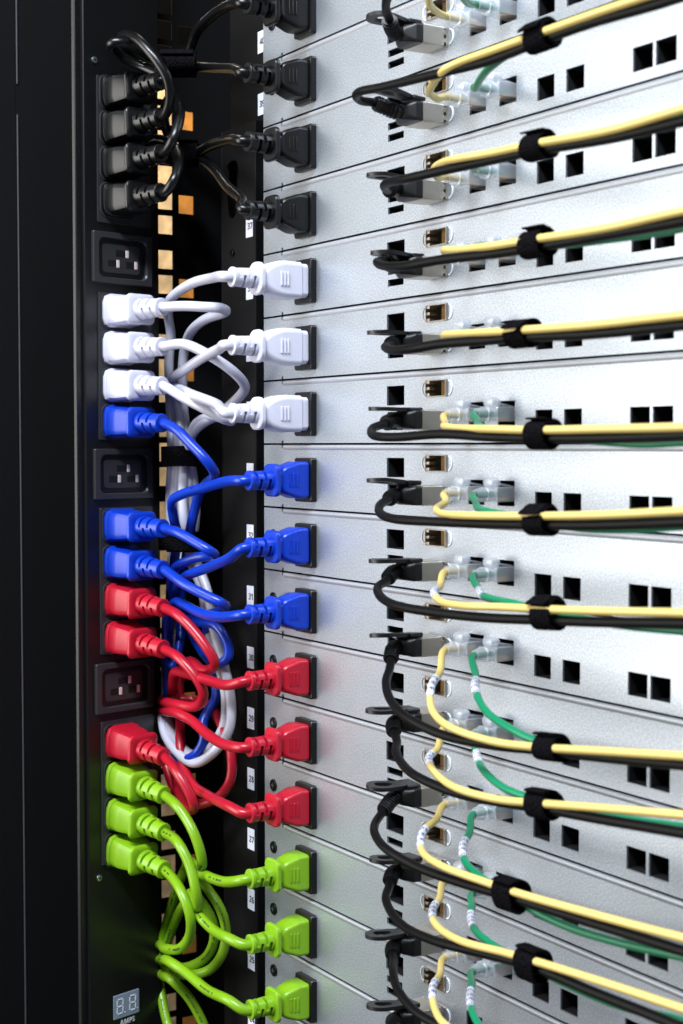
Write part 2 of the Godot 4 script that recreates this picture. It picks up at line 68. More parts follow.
# ------------------------------------------------------------------ mesh soup with crease-angle normals
class Soup:
	var v := PackedVector3Array()
	var n := PackedVector3Array()
	var uv := PackedVector2Array()
	func tri(a: Vector3, b: Vector3, c: Vector3) -> void:
		v.append(a); v.append(b); v.append(c)
		for i in 3:
			n.append(Vector3.ZERO); uv.append(Vector2.ZERO)
	func quad(a: Vector3, b: Vector3, c: Vector3, d: Vector3) -> void:
		tri(a, b, c); tri(a, c, d)
	# a quad that faces the way given
	func face(a: Vector3, b: Vector3, c: Vector3, d: Vector3, towards: Vector3) -> void:
		if (c - a).cross(b - a).dot(towards) >= 0.0: quad(a, b, c, d)
		else: quad(d, c, b, a)
	func loft(rings: Array, cap0 := true, cap1 := true) -> void:
		var start := v.size()
		var k: int = rings[0].size()
		for r in rings.size() - 1:
			var p: PackedVector3Array = rings[r]
			var q: PackedVector3Array = rings[r + 1]
			for i in k:
				var j := (i + 1) % k
				quad(p[i], p[j], q[j], q[i])
		for e in 2:
			if (e == 0 and cap0) or (e == 1 and cap1):
				var p: PackedVector3Array = rings[0 if e == 0 else rings.size() - 1]
				var c := Vector3.ZERO
				for x in p: c += x / k
				for i in k:
					if e == 0: tri(c, p[(i + 1) % k], p[i])
					else: tri(c, p[i], p[(i + 1) % k])
		var vol := 0.0
		for i in range(start, v.size(), 3):
			vol += (v[i] - v[start]).dot((v[i + 1] - v[start]).cross(v[i + 2] - v[start]))
		if vol > 0.0:        # front faces run clockwise
			for i in range(start, v.size(), 3):
				var t := v[i + 1]; v[i + 1] = v[i + 2]; v[i + 2] = t
	func box(lo: Vector3, hi: Vector3, bevel := 0.0, basis := Basis.IDENTITY, origin := Vector3.ZERO) -> void:
		var c := (lo + hi) / 2.0
		var s := (hi - lo) / 2.0
		var rings := []
		var steps := [[-s.z, bevel], [-s.z + bevel, 0.0], [s.z - bevel, 0.0], [s.z, bevel]] if bevel > 0.0 else [[-s.z, 0.0], [s.z, 0.0]]
		for st in steps:
			var ring := PackedVector3Array()
			var hx: float = s.x - st[1]
			var hy: float = s.y - st[1]
			var b := bevel
			var pts := [Vector2(-hx + b, -hy), Vector2(hx - b, -hy), Vector2(hx, -hy + b), Vector2(hx, hy - b), Vector2(hx - b, hy), Vector2(-hx + b, hy), Vector2(-hx, hy - b), Vector2(-hx, -hy + b)] if b > 0.0 else [Vector2(-hx, -hy), Vector2(hx, -hy), Vector2(hx, hy), Vector2(-hx, hy)]
			for p in pts: ring.append(origin + basis * (c + Vector3(p.x, p.y, st[0])))
			rings.append(ring)
		loft(rings)
	# round tube along a list of points, with analytic normals and UVs (round, along)
	func tube(p: PackedVector3Array, radius: float, sides := 12, caps := true, flat := 1.0, up := Vector3.UP) -> void:
		var m := p.size()
		var nx := Vector3.ZERO
		var prev_ring := PackedVector3Array()
		var prev_n := PackedVector3Array()
		var run := 0.0
		for i in m:
			var t := (p[mini(i + 1, m - 1)] - p[maxi(i - 1, 0)]).normalized()
			if i == 0:
				nx = up.cross(t)
				if nx.length() < 0.05: nx = Vector3.RIGHT.cross(t)
			nx = (nx - t * nx.dot(t)).normalized()
			var ny := t.cross(nx)
			var ring := PackedVector3Array()
			var rn := PackedVector3Array()
			for s in sides + 1:
				var a := TAU * s / sides
				rn.append((nx * cos(a) * flat + ny * sin(a)).normalized() if flat != 1.0 else nx * cos(a) + ny * sin(a))
				ring.append(p[i] + (nx * cos(a) / flat + ny * sin(a)) * radius)
			if i > 0:
				var was := run
				run += p[i].distance_to(p[i - 1])
				for s in sides:
					var q := [[prev_ring[s], prev_n[s], s, was], [prev_ring[s + 1], prev_n[s + 1], s + 1, was], [ring[s + 1], rn[s + 1], s + 1, run], [ring[s], rn[s], s, run]]
					for j in [0, 1, 2, 0, 2, 3]:
						v.append(q[j][0]); n.append(q[j][1]); uv.append(Vector2(float(q[j][2]) / sides, q[j][3]))
			prev_ring = ring
			prev_n = rn
			if caps and (i == 0 or i == m - 1):
				var cn := -t if i == 0 else t
				for s in sides:
					for x in ([p[i], ring[s + 1], ring[s]] if i == 0 else [p[i], ring[s], ring[s + 1]]):
						v.append(x); n.append(cn); uv.append(Vector2.ZERO)
	func commit(crease := 38.0) -> ArrayMesh:
		var at := {}
		var fn := PackedVector3Array()
		for i in range(0, v.size(), 3):
			var f := (v[i + 2] - v[i]).cross(v[i + 1] - v[i])
			fn.append(f)
			if n[i] == Vector3.ZERO:
				for j in 3:
					var key := (v[i + j] * 100000.0).round()
					if at.has(key): at[key].append(i / 3)
					else: at[key] = [i / 3]
		var limit := cos(deg_to_rad(crease))
		for i in v.size():
			if n[i] == Vector3.ZERO:
				var own := fn[i / 3].normalized()
				var s := Vector3.ZERO
				for f in at[(v[i] * 100000.0).round()]:
					if fn[f].normalized().dot(own) > limit: s += fn[f]
				n[i] = s.normalized() if s.length() > 0.0 else (own if own.length() > 0.0 else Vector3.UP)
			elif fn[i / 3].dot(n[i]) < 0.0 and i % 3 == 0:      # keep the winding with the given normal
				var t := v[i + 1]; v[i + 1] = v[i + 2]; v[i + 2] = t
				var tn := n[i + 1]; n[i + 1] = n[i + 2]; n[i + 2] = tn
				var tu := uv[i + 1]; uv[i + 1] = uv[i + 2]; uv[i + 2] = tu
				fn[i / 3] = -fn[i / 3]
		var a := []
		a.resize(Mesh.ARRAY_MAX)
		a[Mesh.ARRAY_VERTEX] = v
		a[Mesh.ARRAY_NORMAL] = n
		a[Mesh.ARRAY_TEX_UV] = uv
		var m := ArrayMesh.new()
		m.add_surface_from_arrays(Mesh.PRIMITIVE_TRIANGLES, a)
		return m

# ------------------------------------------------------------------ naming
func numbered(called: String) -> String:
	taken[called] = taken.get(called, -1) + 1
	return called if taken[called] == 0 else "%s_%03d" % [called, taken[called]]

func thing(called: String, label: String, category: String, group := "", at := Vector3.ZERO) -> Node3D:
	var o := Node3D.new()
	o.name = numbered(called)
	add_child(o)
	o.position = at
	tag(o, label, category, group)
	return o

func tag(o: Node, label: String, category: String, group := "") -> void:
	o.set_meta("label", label)
	o.set_meta("category", category)
	if group: o.set_meta("group", group)

func obj(called: String, mesh: Mesh, m: Material, parent: Node = self) -> MeshInstance3D:
	var o := MeshInstance3D.new()
	o.name = numbered(called) if parent == self else called
	o.mesh = mesh
	o.material_override = m
	parent.add_child(o, true)
	return o

func structure(called: String, mesh: Mesh, m: Material) -> MeshInstance3D:
	var o := obj(called, mesh, m)
	o.set_meta("kind", "structure")
	return o

# ------------------------------------------------------------------ shapes
func rrect(w: float, h: float, r: float, z: float, per := 4, c := Vector2.ZERO) -> PackedVector3Array:
	var out := PackedVector3Array()
	r = minf(r, minf(w, h) / 2.0 - 0.00001)
	for q in 4:
		var cx: float = (w / 2.0 - r) * [1, -1, -1, 1][q]
		var cy: float = (h / 2.0 - r) * [1, 1, -1, -1][q]
		for i in per + 1:
			var a := PI / 2.0 * (q + float(i) / per)
			out.append(Vector3(c.x + cx + r * cos(a), c.y + cy + r * sin(a), z))
	return out

func plate(w: float, h: float, r: float, z0: float, z1: float, bev: float, c := Vector2.ZERO) -> Soup:
	var s := Soup.new()
	s.loft([rrect(w - bev * 0.6, h - bev * 0.6, r, z0, 4, c), rrect(w, h, r, z0 + bev * 0.5, 4, c), rrect(w, h, r, z1 - bev, 4, c), rrect(w - bev * 0.6, h - bev * 0.6, r, z1 - bev * 0.3, 4, c), rrect(w - bev * 2.0, h - bev * 2.0, maxf(r - bev, 0.0002), z1, 4, c)])
	return s

func disc(r: float, z0: float, z1: float, bev: float, sides := 20, c := Vector2.ZERO) -> Soup:
	var s := Soup.new()
	var rings := []
	for st in [[z0, r], [z1 - bev, r], [z1 - bev * 0.3, r - bev * 0.3], [z1, r - bev]]:
		var ring := PackedVector3Array()
		for i in sides: ring.append(Vector3(c.x + st[1] * cos(TAU * i / sides), c.y + st[1] * sin(TAU * i / sides), st[0]))
		rings.append(ring)
	s.loft(rings)
	return s

# a ribbed strain relief: a rounded sleeve whose staggered slots are cut in
func sleeve(z0: float, z1: float, w0: float, h0: float, w1: float, h1: float, slots: Array, half_slot: float, arc: float, depth: float) -> Soup:
	var s := Soup.new()
	var rings := []
	var zs := [z0]
	var steps := 3
	for q in slots:
		for e in [-half_slot - 0.00012, -half_slot + 0.00012, half_slot - 0.00012, half_slot + 0.00012]: zs.append(q[0] + e)
	for i in steps: zs.append(lerpf(z0, z1, (i + 1.0) / (steps + 1)))
	zs.append(z1 - 0.0022); zs.append(z1 - 0.0018); zs.append(z1 - 0.0004); zs.append(z1)
	zs.sort()
	var sides := 40
	for z in zs:
		var t: float = clampf((z - z0) / (z1 - z0), 0.0, 1.0)
		var w := lerpf(w0, w1, t)
		var h := lerpf(h0, h1, t)
		if z > z1 - 0.0020: w += 0.0011; h += 0.0011
		if z == z1: w -= 0.0009; h -= 0.0009
		var ring := PackedVector3Array()
		for i in sides:
			var a := TAU * i / sides
			var cut := 0.0
			for q in slots:
				if absf(z - q[0]) < half_slot:
					for centre in [q[1], q[1] + PI]:
						if absf(angle_difference(a, centre)) < arc: cut = depth
			ring.append(Vector3((w / 2.0 - cut) * cos(a), (h / 2.0 - cut) * sin(a), z))
		rings.append(ring)
	s.loft(rings)
	return s

# Catmull-Rom through the points, at even steps
func route(points: Array, step := 0.0025) -> PackedVector3Array:
	var p := PackedVector3Array()
	for q in points: p.append(Vector3(q[0], q[1], q[2]) * 0.001)
	var out := PackedVector3Array()
	for i in p.size() - 1:
		var a := p[maxi(i - 1, 0)]
		var b := p[i]
		var c := p[i + 1]
		var d := p[mini(i + 2, p.size() - 1)]
		var t0 := 0.0
		var t1 := t0 + maxf(sqrt(a.distance_to(b)), 0.0001)
		var t2 := t1 + maxf(sqrt(b.distance_to(c)), 0.0001)
		var t3 := t2 + maxf(sqrt(c.distance_to(d)), 0.0001)
		var k := maxi(2, int(ceil(b.distance_to(c) / step)))
		for j in k:
			var t := lerpf(t1, t2, float(j) / k)
			var a1 := a.lerp(b, (t - t0) / (t1 - t0))
			var a2 := b.lerp(c, (t - t1) / (t2 - t1))
			var a3 := c.lerp(d, (t - t2) / (t3 - t2))
			var b1 := a1.lerp(a2, (t - t0) / (t2 - t0))
			var b2 := a2.lerp(a3, (t - t1) / (t3 - t1))
			out.append(b1.lerp(b2, (t - t1) / (t2 - t1)))
	out.append(p[p.size() - 1])
	for pass_ in 2:         # relax small kinks
		var was := out.duplicate()
		for i in range(4, out.size() - 4): out[i] = (was[i - 1] + was[i] * 2.0 + was[i + 1]) / 4.0
	return out

# a sheet in the xy plane, thickness t behind z = 0, with rectangular openings [x0, y0, x1, y1]
func pierced(x0: float, y0: float, x1: float, y1: float, holes: Array, t: float) -> Soup:
	var s := Soup.new()
	var xs := [x0, x1]
	var ys := [y0, y1]
	for h in holes:
		for q in [h[0], h[2]]:
			if not xs.has(q): xs.append(q)
		for q in [h[1], h[3]]:
			if not ys.has(q): ys.append(q)
	xs.sort(); ys.sort()
	var open := func(i: int, j: int) -> bool:
		if i < 0 or j < 0 or i >= xs.size() - 1 or j >= ys.size() - 1: return true
		var cx: float = (xs[i] + xs[i + 1]) / 2.0
		var cy: float = (ys[j] + ys[j + 1]) / 2.0
		for h in holes:
			if cx > h[0] and cx < h[2] and cy > h[1] and cy < h[3]: return true
		return false
	for i in xs.size() - 1:
		for j in ys.size() - 1:
			if open.call(i, j): continue
			var a := Vector3(xs[i], ys[j], 0); var b := Vector3(xs[i + 1], ys[j], 0)
			var c := Vector3(xs[i + 1], ys[j + 1], 0); var d := Vector3(xs[i], ys[j + 1], 0)
			var back := Vector3(0, 0, -t)
			s.face(a, b, c, d, Vector3.BACK)
			s.face(a + back, b + back, c + back, d + back, Vector3.FORWARD)
			if open.call(i - 1, j): s.face(a, d, d + back, a + back, Vector3.LEFT)
			if open.call(i + 1, j): s.face(b, c, c + back, b + back, Vector3.RIGHT)
			if open.call(i, j - 1): s.face(a, b, b + back, a + back, Vector3.DOWN)
			if open.call(i, j + 1): s.face(d, c, c + back, d + back, Vector3.UP)
	return s

# an open-fronted box behind z = z1: five inner faces
func recess(x0: float, y0: float, x1: float, y1: float, z1: float, z0: float) -> Soup:
	var s := Soup.new()
	var w := 0.0004
	s.box(Vector3(x0 - w, y0 - w, z0 - w), Vector3(x1 + w, y1 + w, z0))
	s.box(Vector3(x0 - w, y0 - w, z0), Vector3(x0, y1 + w, z1))
	s.box(Vector3(x1, y0 - w, z0), Vector3(x1 + w, y1 + w, z1))
	s.box(Vector3(x0, y0 - w, z0), Vector3(x1, y0, z1))
	s.box(Vector3(x0, y1, z0), Vector3(x1, y1 + w, z1))
	return s

# ------------------------------------------------------------------ materials
func noise_tex(seed_: int, freq: float, lo: Color, hi: Color, size := 512, octaves := 4, normal := 0.0, kind := FastNoiseLite.TYPE_SIMPLEX_SMOOTH) -> ImageTexture:
	var f := FastNoiseLite.new()
	f.seed = seed_
	f.frequency = freq
	f.noise_type = kind
	f.fractal_octaves = octaves
	var im := f.get_seamless_image(size, size)
	im.convert(Image.FORMAT_RGB8)
	if normal > 0.0:
		im.convert(Image.FORMAT_RGBA8)
		im.bump_map_to_normal_map(normal)
	else:
		for y in size:
			for x in size: im.set_pixel(x, y, lo.lerp(hi, im.get_pixel(x, y).r))
	im.generate_mipmaps()
	return ImageTexture.create_from_image(im)

func mat(c: Color, rough: float, metal := 0.0, spec := 0.5) -> StandardMaterial3D:
	var m := StandardMaterial3D.new()
	m.albedo_color = c
	m.roughness = rough
	m.metallic = metal
	m.metallic_specular = spec
	return m

func grained(m: StandardMaterial3D, scale_: float, normal_tex: Texture2D, strength: float, albedo_tex: Texture2D = null, rough_tex: Texture2D = null) -> StandardMaterial3D:
	m.uv1_triplanar = true
	m.uv1_world_triplanar = true
	m.uv1_scale = Vector3.ONE * scale_
	if normal_tex:
		m.normal_enabled = true
		m.normal_texture = normal_tex
		m.normal_scale = strength
	if albedo_tex: m.albedo_texture = albedo_tex
	if rough_tex:
		m.roughness_texture = rough_tex
		m.roughness_texture_channel = BaseMaterial3D.TEXTURE_CHANNEL_RED
	return m

func materials() -> void:
	var fine := noise_tex(3, 0.16, Color.BLACK, Color.WHITE, 512, 3, 2.0)
	var soft := noise_tex(5, 0.02, Color.BLACK, Color.WHITE, 256, 3, 3.0)
	var cloth := noise_tex(8, 0.16, Color.BLACK, Color.WHITE, 256, 2, 6.0)
	var weave := noise_tex(31, 0.2, Color(0.35, 0.35, 0.35), Color.WHITE, 256, 2)
	var speckle := noise_tex(11, 0.085, Color(0.68, 0.69, 0.71), Color.WHITE, 1024, 4)
	var streaks := noise_tex(23, 0.012, Color(0.92, 0.92, 0.92), Color.WHITE, 512, 4)
	var smudge := noise_tex(17, 0.015, Color(0.72, 0.72, 0.72), Color.WHITE, 512, 5)
	M.steel = grained(mat(Color(0.85, 0.878, 0.905), 0.40, 0.75), 9.0, fine, 0.09, speckle, streaks)
	M.lip = grained(mat(Color(0.84, 0.85, 0.87), 0.5, 0.6), 14.0, fine, 0.06, speckle)
	M.shell = grained(mat(Color(0.76, 0.73, 0.68), 0.32, 0.9), 30.0, soft, 0.2)
	M.gold = mat(Color(0.42, 0.31, 0.17), 0.35, 0.8)
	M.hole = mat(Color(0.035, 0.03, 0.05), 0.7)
	M.powder = grained(mat(Color(0.045, 0.045, 0.05), 0.6, 0.0, 0.3), 40.0, fine, 0.2)
	M.strip = grained(mat(Color(0.055, 0.055, 0.06), 0.38), 40.0, fine, 0.18)
	M.outlet = mat(Color(0.19, 0.19, 0.20), 0.36)
	M.chassis = mat(Color(0.22, 0.22, 0.23), 0.6, 0.4)
	M.trim = mat(Color(0.42, 0.40, 0.42), 0.4, 0.6)
	M.slot = mat(Color(0.01, 0.01, 0.01), 0.6)
	M.contact = mat(Color(0.92, 0.84, 0.82), 0.35, 0.2)
	M.screw = mat(Color(0.75, 0.8, 0.82), 0.3, 0.95)
	M.black_screw = mat(Color(0.06, 0.06, 0.06), 0.25, 0.3)
	M.inlet = mat(Color(0.045, 0.045, 0.045), 0.35)
	M.velcro = grained(mat(Color(0.13, 0.125, 0.14), 1.0, 0.0, 0.1), 16.0, cloth, 1.6, weave)
	M.paper = mat(Color(0.87, 0.88, 0.93), 0.6)
	M.ink = mat(Color(0.06, 0.06, 0.09), 0.7)
	M.plug_thin = mat(Color(0.9, 0.93, 0.97, 0.36), 0.03)
	M.plug_thin.metallic_specular = 0.9
	M.plug_thin.transparency = BaseMaterial3D.TRANSPARENCY_ALPHA
	M.pin = mat(Color(0.85, 0.68, 0.32), 0.3, 0.9)
	M.display = mat(Color(0.55, 0.60, 0.68), 0.25)
	M.segment = mat(Color(0.86, 0.88, 0.92), 0.4)
	M.print = mat(Color(0.85, 0.85, 0.87), 0.6)
	M.board = grained(mat(Color(0.86, 0.74, 0.56), 0.6), 6.0, soft, 0.3, smudge)
	M.dark_board = grained(mat(Color(0.74, 0.50, 0.22), 0.5), 6.0, soft, 0.3, smudge)
	M.lamp_housing = mat(Color(0.8, 0.8, 0.8), 0.5)
	M.tab = grained(mat(Color(0.05, 0.05, 0.055), 0.42), 40.0, fine, 0.2)
	var cols := {"B": Color(0.032, 0.032, 0.034), "W": Color(0.82, 0.82, 0.88), "L": Color(0.02, 0.215, 0.71), "R": Color(0.70, 0.08, 0.17), "G": Color(0.50, 0.69, 0.10)}
	for k in cols:
		M["plug_" + k] = grained(mat(cols[k], 0.36), 45.0, fine, 0.10)
		M["cord_" + k] = grained(mat(cols[k] * (0.96 if k != "W" else 0.93), 0.33), 25.0, soft, 0.12)
	M.net_B = grained(mat(Color(0.02, 0.02, 0.022), 0.5, 0.0, 0.3), 60.0, fine, 0.2)
	M.net_Y = mat(Color(0.86, 0.76, 0.45), 0.4)
	M.net_G = mat(Color(0.02, 0.50, 0.34), 0.36)
	M.faint_ink = mat(Color(0.35, 0.35, 0.38), 0.5)
	M.lens = mat(Color(0.9, 0.93, 0.95), 0.15)

# ------------------------------------------------------------------ servers
func row_bottom(n: int) -> float:
	return ROW0 - PITCH * (34 - n)

const RJ_X := [0.2195, 0.2465]

func make_server() -> Node3D:
	var t := thing("server", "", "server", "servers stacked in the rack")
	var h := PITCH - 0.0013
	var f := func(k: float) -> float: return k * PITCH
	var holes := []
	var vents := [[0.1290, 0.52, 0.1480, 0.79], [0.1300, 0.335, 0.1470, 0.43], [0.1300, 0.175, 0.1470, 0.27],
		[0.2725, 0.125, 0.2865, 0.395], [0.2960, 0.125, 0.3100, 0.395], [0.3460, 0.125, 0.3600, 0.395], [0.3620, 0.125, 0.3760, 0.395]]
	for q in vents: holes.append([q[0], f.call(q[1]), q[2], f.call(q[3])])
	var cages := [[0.1718, 0.61, 0.1925, 0.84], [0.1718, 0.185, 0.1925, 0.415]]
	for q in cages: holes.append([q[0], f.call(q[1]), q[2], f.call(q[3])])
	for x in RJ_X: holes.append([x - 0.0066, f.call(0.2), x + 0.0084, f.call(0.52)])
	holes.append([-0.0012, h - 0.0022, 0.0012, h])
	holes.append([-0.0012, 0.0, 0.0012, 0.0018])
	obj("rear_panel", pierced(-0.026, 0.0, 0.42, h, holes, 0.0012).commit(), M.steel, t)
	var c := Soup.new()
	c.box(Vector3(-0.0255, 0.0004, -0.55), Vector3(0.4195, h - 0.0004, -0.0305))
	obj("chassis", c.commit(), M.chassis, t)
	# folded edge of the lid
	var lip := Soup.new()
	var prof := [Vector2(h, -0.0004), Vector2(h - 0.0002, 0.0003), Vector2(h - 0.0008, 0.0008), Vector2(h - 0.0018, 0.0008), Vector2(h - 0.0027, 0.0004), Vector2(h - 0.0036, -0.0001)]
	var rings := []
	for x in [0.0016, 0.4198]:
		var ring := PackedVector3Array()
		for p in prof: ring.append(Vector3(x, p.x, p.y))
		rings.append(ring)
	lip.loft(rings)
	obj("lid_edge", lip.commit(50.0), M.lip, t)
	for q in vents:
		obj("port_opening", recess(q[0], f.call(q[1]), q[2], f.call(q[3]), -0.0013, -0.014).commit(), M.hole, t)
	for q in cages:
		var y0: float = f.call(q[1])
		var y1: float = f.call(q[3])
		var s := Soup.new()
		var w := 0.0006
		for b in [[q[0], y0, q[2], y0 + w], [q[0], y1 - w, q[2], y1], [q[0], y0 + w, q[0] + w, y1 - w], [q[2] - w, y0 + w, q[2], y1 - w]]:
			s.box(Vector3(b[0], b[1], -0.022), Vector3(b[2], b[3], 0.0016), 0.0001)
		var cage := obj("transceiver_cage", s.commit(), M.shell, t)
		var inner := Soup.new()
		inner.box(Vector3(q[0] + w, y0 + w, -0.016), Vector3(q[2] - w, y1 - w, -0.0155))
		obj("cage_back", inner.commit(), M.hole, cage)
		var fingers := Soup.new()
		for k in 3:
			var yy := lerpf(y0 + 0.0014, y1 - 0.0014, k / 2.0)
			fingers.box(Vector3(q[0] + 0.0008, yy - 0.0009, -0.005), Vector3(q[0] + 0.0038, yy + 0.0009, 0.0011), 0.0002)
		obj("spring_fingers", fingers.commit(), M.shell, cage)
		var bar := Soup.new()
		bar.box(Vector3(q[0] + 0.0085, y0 + w, -0.006), Vector3(q[2] - 0.0045, y1 - w, -0.0042), 0.0002)
		obj("inner_tongue", bar.commit(), M.gold, cage)
		# half-round light guides beside the cage
		for side in [-1, 1]:
			var cx: float = q[0] - 0.0012 if side < 0 else q[2] + 0.0012
			var arc := PackedVector3Array()
			for i in 9:
				var a := PI / 2.0 + PI * i / 8.0
				arc.append(Vector3(cx + side * -0.0034 * cos(a), (y0 + y1) / 2.0 + 0.0042 * sin(a), 0.0002))
			var g := Soup.new()
			g.tube(arc, 0.00055, 6)
			obj("light_guide", g.commit(), M.lens, t)
	for x in RJ_X:
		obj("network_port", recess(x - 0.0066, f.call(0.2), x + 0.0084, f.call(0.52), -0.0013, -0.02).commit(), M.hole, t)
	var inlet := obj("power_inlet", plate(0.0225, 0.0295, 0.0018, -0.0004, 0.0042, 0.0009, Vector2(0.034, f.call(0.44))).commit(30.0), M.inlet, t)
	inlet.set_meta("label", "black plastic power inlet")
	var sc := disc(0.0043, -0.0006, 0.0012, 0.0006, 20, Vector2(-0.013, f.call(0.54)))
	var so := obj("screw", sc.commit(), M.black_screw, t)
	var cr := Soup.new()
	var cc := Vector3(-0.013, f.call(0.54), 0.0013)
	cr.box(cc + Vector3(-0.0003, -0.0017, -0.0003), cc + Vector3(0.0003, 0.0017, 0.00004))
	cr.box(cc + Vector3(-0.0017, -0.0003, -0.0003), cc + Vector3(0.0017, 0.0003, 0.00002))
	obj("screw_cross", cr.commit(), M.screw, so)
	return t

# ------------------------------------------------------------------ power cords
var plug_cache := {}

# plug that sits in the server: axis +z from the inlet's face
func server_plug(k: String, parent: Node3D) -> void:
	var white := k == "W"
	var key := "s" + str(white)
	if not plug_cache.has(key):
		var L1 := 0.0300 if white else 0.0190       # body
		var b := Soup.new()
		if white:
			b.loft([rrect(0.0160, 0.0215, 0.003, 0.0), rrect(0.0166, 0.0222, 0.003, 0.0005), rrect(0.0166, 0.0222, 0.003, 0.0046), rrect(0.0178, 0.0242, 0.0034, 0.0054),
				rrect(0.0182, 0.0248, 0.0036, L1 * 0.55), rrect(0.0180, 0.0240, 0.004, L1 * 0.70), rrect(0.0172, 0.0215, 0.0045, L1 * 0.86), rrect(0.0160, 0.0180, 0.005, L1 * 0.97), rrect(0.0150, 0.0160, 0.006, L1 * 1.04), rrect(0.0130, 0.0140, 0.006, L1 * 1.12)])
		else:
			b.loft([rrect(0.0172, 0.0236, 0.002, 0.0), rrect(0.0180, 0.0244, 0.0024, 0.0006), rrect(0.0182, 0.0246, 0.0026, 0.0070), rrect(0.0180, 0.0238, 0.0027, 0.0090), rrect(0.0162, 0.0186, 0.0028, 0.0165), rrect(0.0144, 0.0160, 0.0030, 0.0185), rrect(0.0128, 0.0140, 0.004, 0.0192), rrect(0.0124, 0.0132, 0.004, 0.0220)])
		var ribs := []
		for i in 3:
			var r := Soup.new()
			var zc := L1 * 0.62 + (i - 1) * 0.0025
			var out := 0.0 if white else -0.0003 - 0.0004 * i
			r.box(Vector3(0.0080, -0.0048, zc - 0.0007), Vector3(0.0101 + out, 0.0048, zc + 0.0007), 0.0004)
			ribs.append(r.commit())
		var c0 := L1 * 1.08 + (0.0 if white else 0.0008)
		var col := Soup.new()
		var rc := 0.007 if white else 0.0045
		col.loft([rrect(0.0160, 0.0195, rc - 0.001, c0), rrect(0.0178, 0.0214, rc, c0 + 0.0006), rrect(0.0182, 0.0218, rc, c0 + 0.0018), rrect(0.0179, 0.0215, rc, c0 + 0.0030), rrect(0.0164, 0.0200, rc - 0.001, c0 + 0.0036), rrect(0.0120, 0.0130, 0.0045, c0 + 0.0038)])
		var z0 := c0 + 0.0035
		var z1 := 0.0538 if white else 0.0418
		var slots := []
		for i in 4: slots.append([lerpf(z0 + 0.003, z1 - 0.0040, i / 3.0), deg_to_rad(-38.0 if i % 2 == 0 else 42.0)])
		plug_cache[key] = {"body": b.commit(32.0), "ribs": ribs, "collar": col.commit(32.0), "relief": sleeve(z0, z1, 0.0128, 0.0134, 0.0116, 0.0120, slots, 0.0010, deg_to_rad(44.0), 0.0026).commit(32.0)}
	var q: Dictionary = plug_cache[key]
	var m: Material = M["plug_" + k]
	var body := obj("server_plug", q.body, m, parent)
	for r in q.ribs: obj("grip_rib", r, m, body)
	obj("collar", q.collar, m, body)
	obj("strain_relief", q.relief, m, body)

# plug that sits in the power strip: axis +z from the strip's face
func strip_plug(k: String, parent: Node3D) -> MeshInstance3D:
	if not plug_cache.has("p"):
		var b := Soup.new()
		b.loft([rrect(0.0280, 0.0222, 0.005, 0.0, 2), rrect(0.0302, 0.0242, 0.0062, 0.0007, 2), rrect(0.0304, 0.0244, 0.0064, 0.0026, 2), rrect(0.0298, 0.0238, 0.0062, 0.0036, 2), rrect(0.0278, 0.0218, 0.0052, 0.0042, 2), rrect(0.0276, 0.0216, 0.0050, 0.0110, 2), rrect(0.0268, 0.0212, 0.0048, 0.0135, 2), rrect(0.0218, 0.0190, 0.0045, 0.0225, 2), rrect(0.0210, 0.0182, 0.004, 0.0250, 2)])
		var fl := Soup.new()
		fl.loft([rrect(0.0222, 0.0188, 0.004, 0.0236), rrect(0.0250, 0.0216, 0.0042, 0.0241), rrect(0.0254, 0.0220, 0.0042, 0.0250), rrect(0.0250, 0.0216, 0.0042, 0.0262), rrect(0.0234, 0.0200, 0.004, 0.0272), rrect(0.0190, 0.0165, 0.005, 0.0282)])
		var slots := []
		for i in 4: slots.append([lerpf(0.0325, 0.0440, i / 3.0), deg_to_rad((180.0 - 48.0) if i % 2 == 0 else (180.0 + 44.0))])
		plug_cache.p = {"body": b.commit(32.0), "flange": fl.commit(32.0), "relief": sleeve(0.0274, 0.0500, 0.0178, 0.0158, 0.0120, 0.0122, slots, 0.0010, deg_to_rad(44.0), 0.0026).commit(32.0)}
	var q: Dictionary = plug_cache.p
	var m: Material = M["plug_" + k]
	var body := obj("strip_plug", q.body, m, parent)
	obj("flange", q.flange, m, body)
	obj("strain_relief", q.relief, m, body)
	return body

func power_cord(id: String) -> void:
	var k := id[0]
	var n: int = CORD_ROW[id]
	var colour: String = {"B": "black", "W": "white", "L": "blue", "R": "red", "G": "lime green"}[k]
	var place: String = ROW_WORD[n].split(" ")[0]
	var at := Vector3(0.034, row_bottom(n) + 0.44 * PITCH, 0.0043)
	var t := thing("power_cable", "%s of the %s power cords between power strip and server inlets" % [place, colour], "power cord", "colour-coded power cords", at)
	var holder := Node3D.new()
	server_plug(k, t)
	var sp := strip_plug(k, t)
	var turn := Basis(Vector3.UP, deg_to_rad(90.0 + STRIP_TURN))
	sp.transform = Transform3D(turn * Basis(Vector3.RIGHT, deg_to_rad(-PLUG_TILT[id])), STRIP_AT + turn * Vector3(PLUG_U, 0, 0.0012) + Vector3(0, STRIP_Y[id] * 0.001, 0) - at)
	var p := route(CORD_PATHS[id])
	for i in p.size(): p[i] -= at
	var s := Soup.new()
	s.tube(p, 0.0036, 14)
	obj("cable", s.commit(), M["cord_" + k], t)
	if k == "G" or id == "L1" or id == "B1" or id == "B3":
		obj("jacket_print", jacket_print(p, id).commit(), M.ink if k != "B" else M.faint_ink, t)
	holder.free()

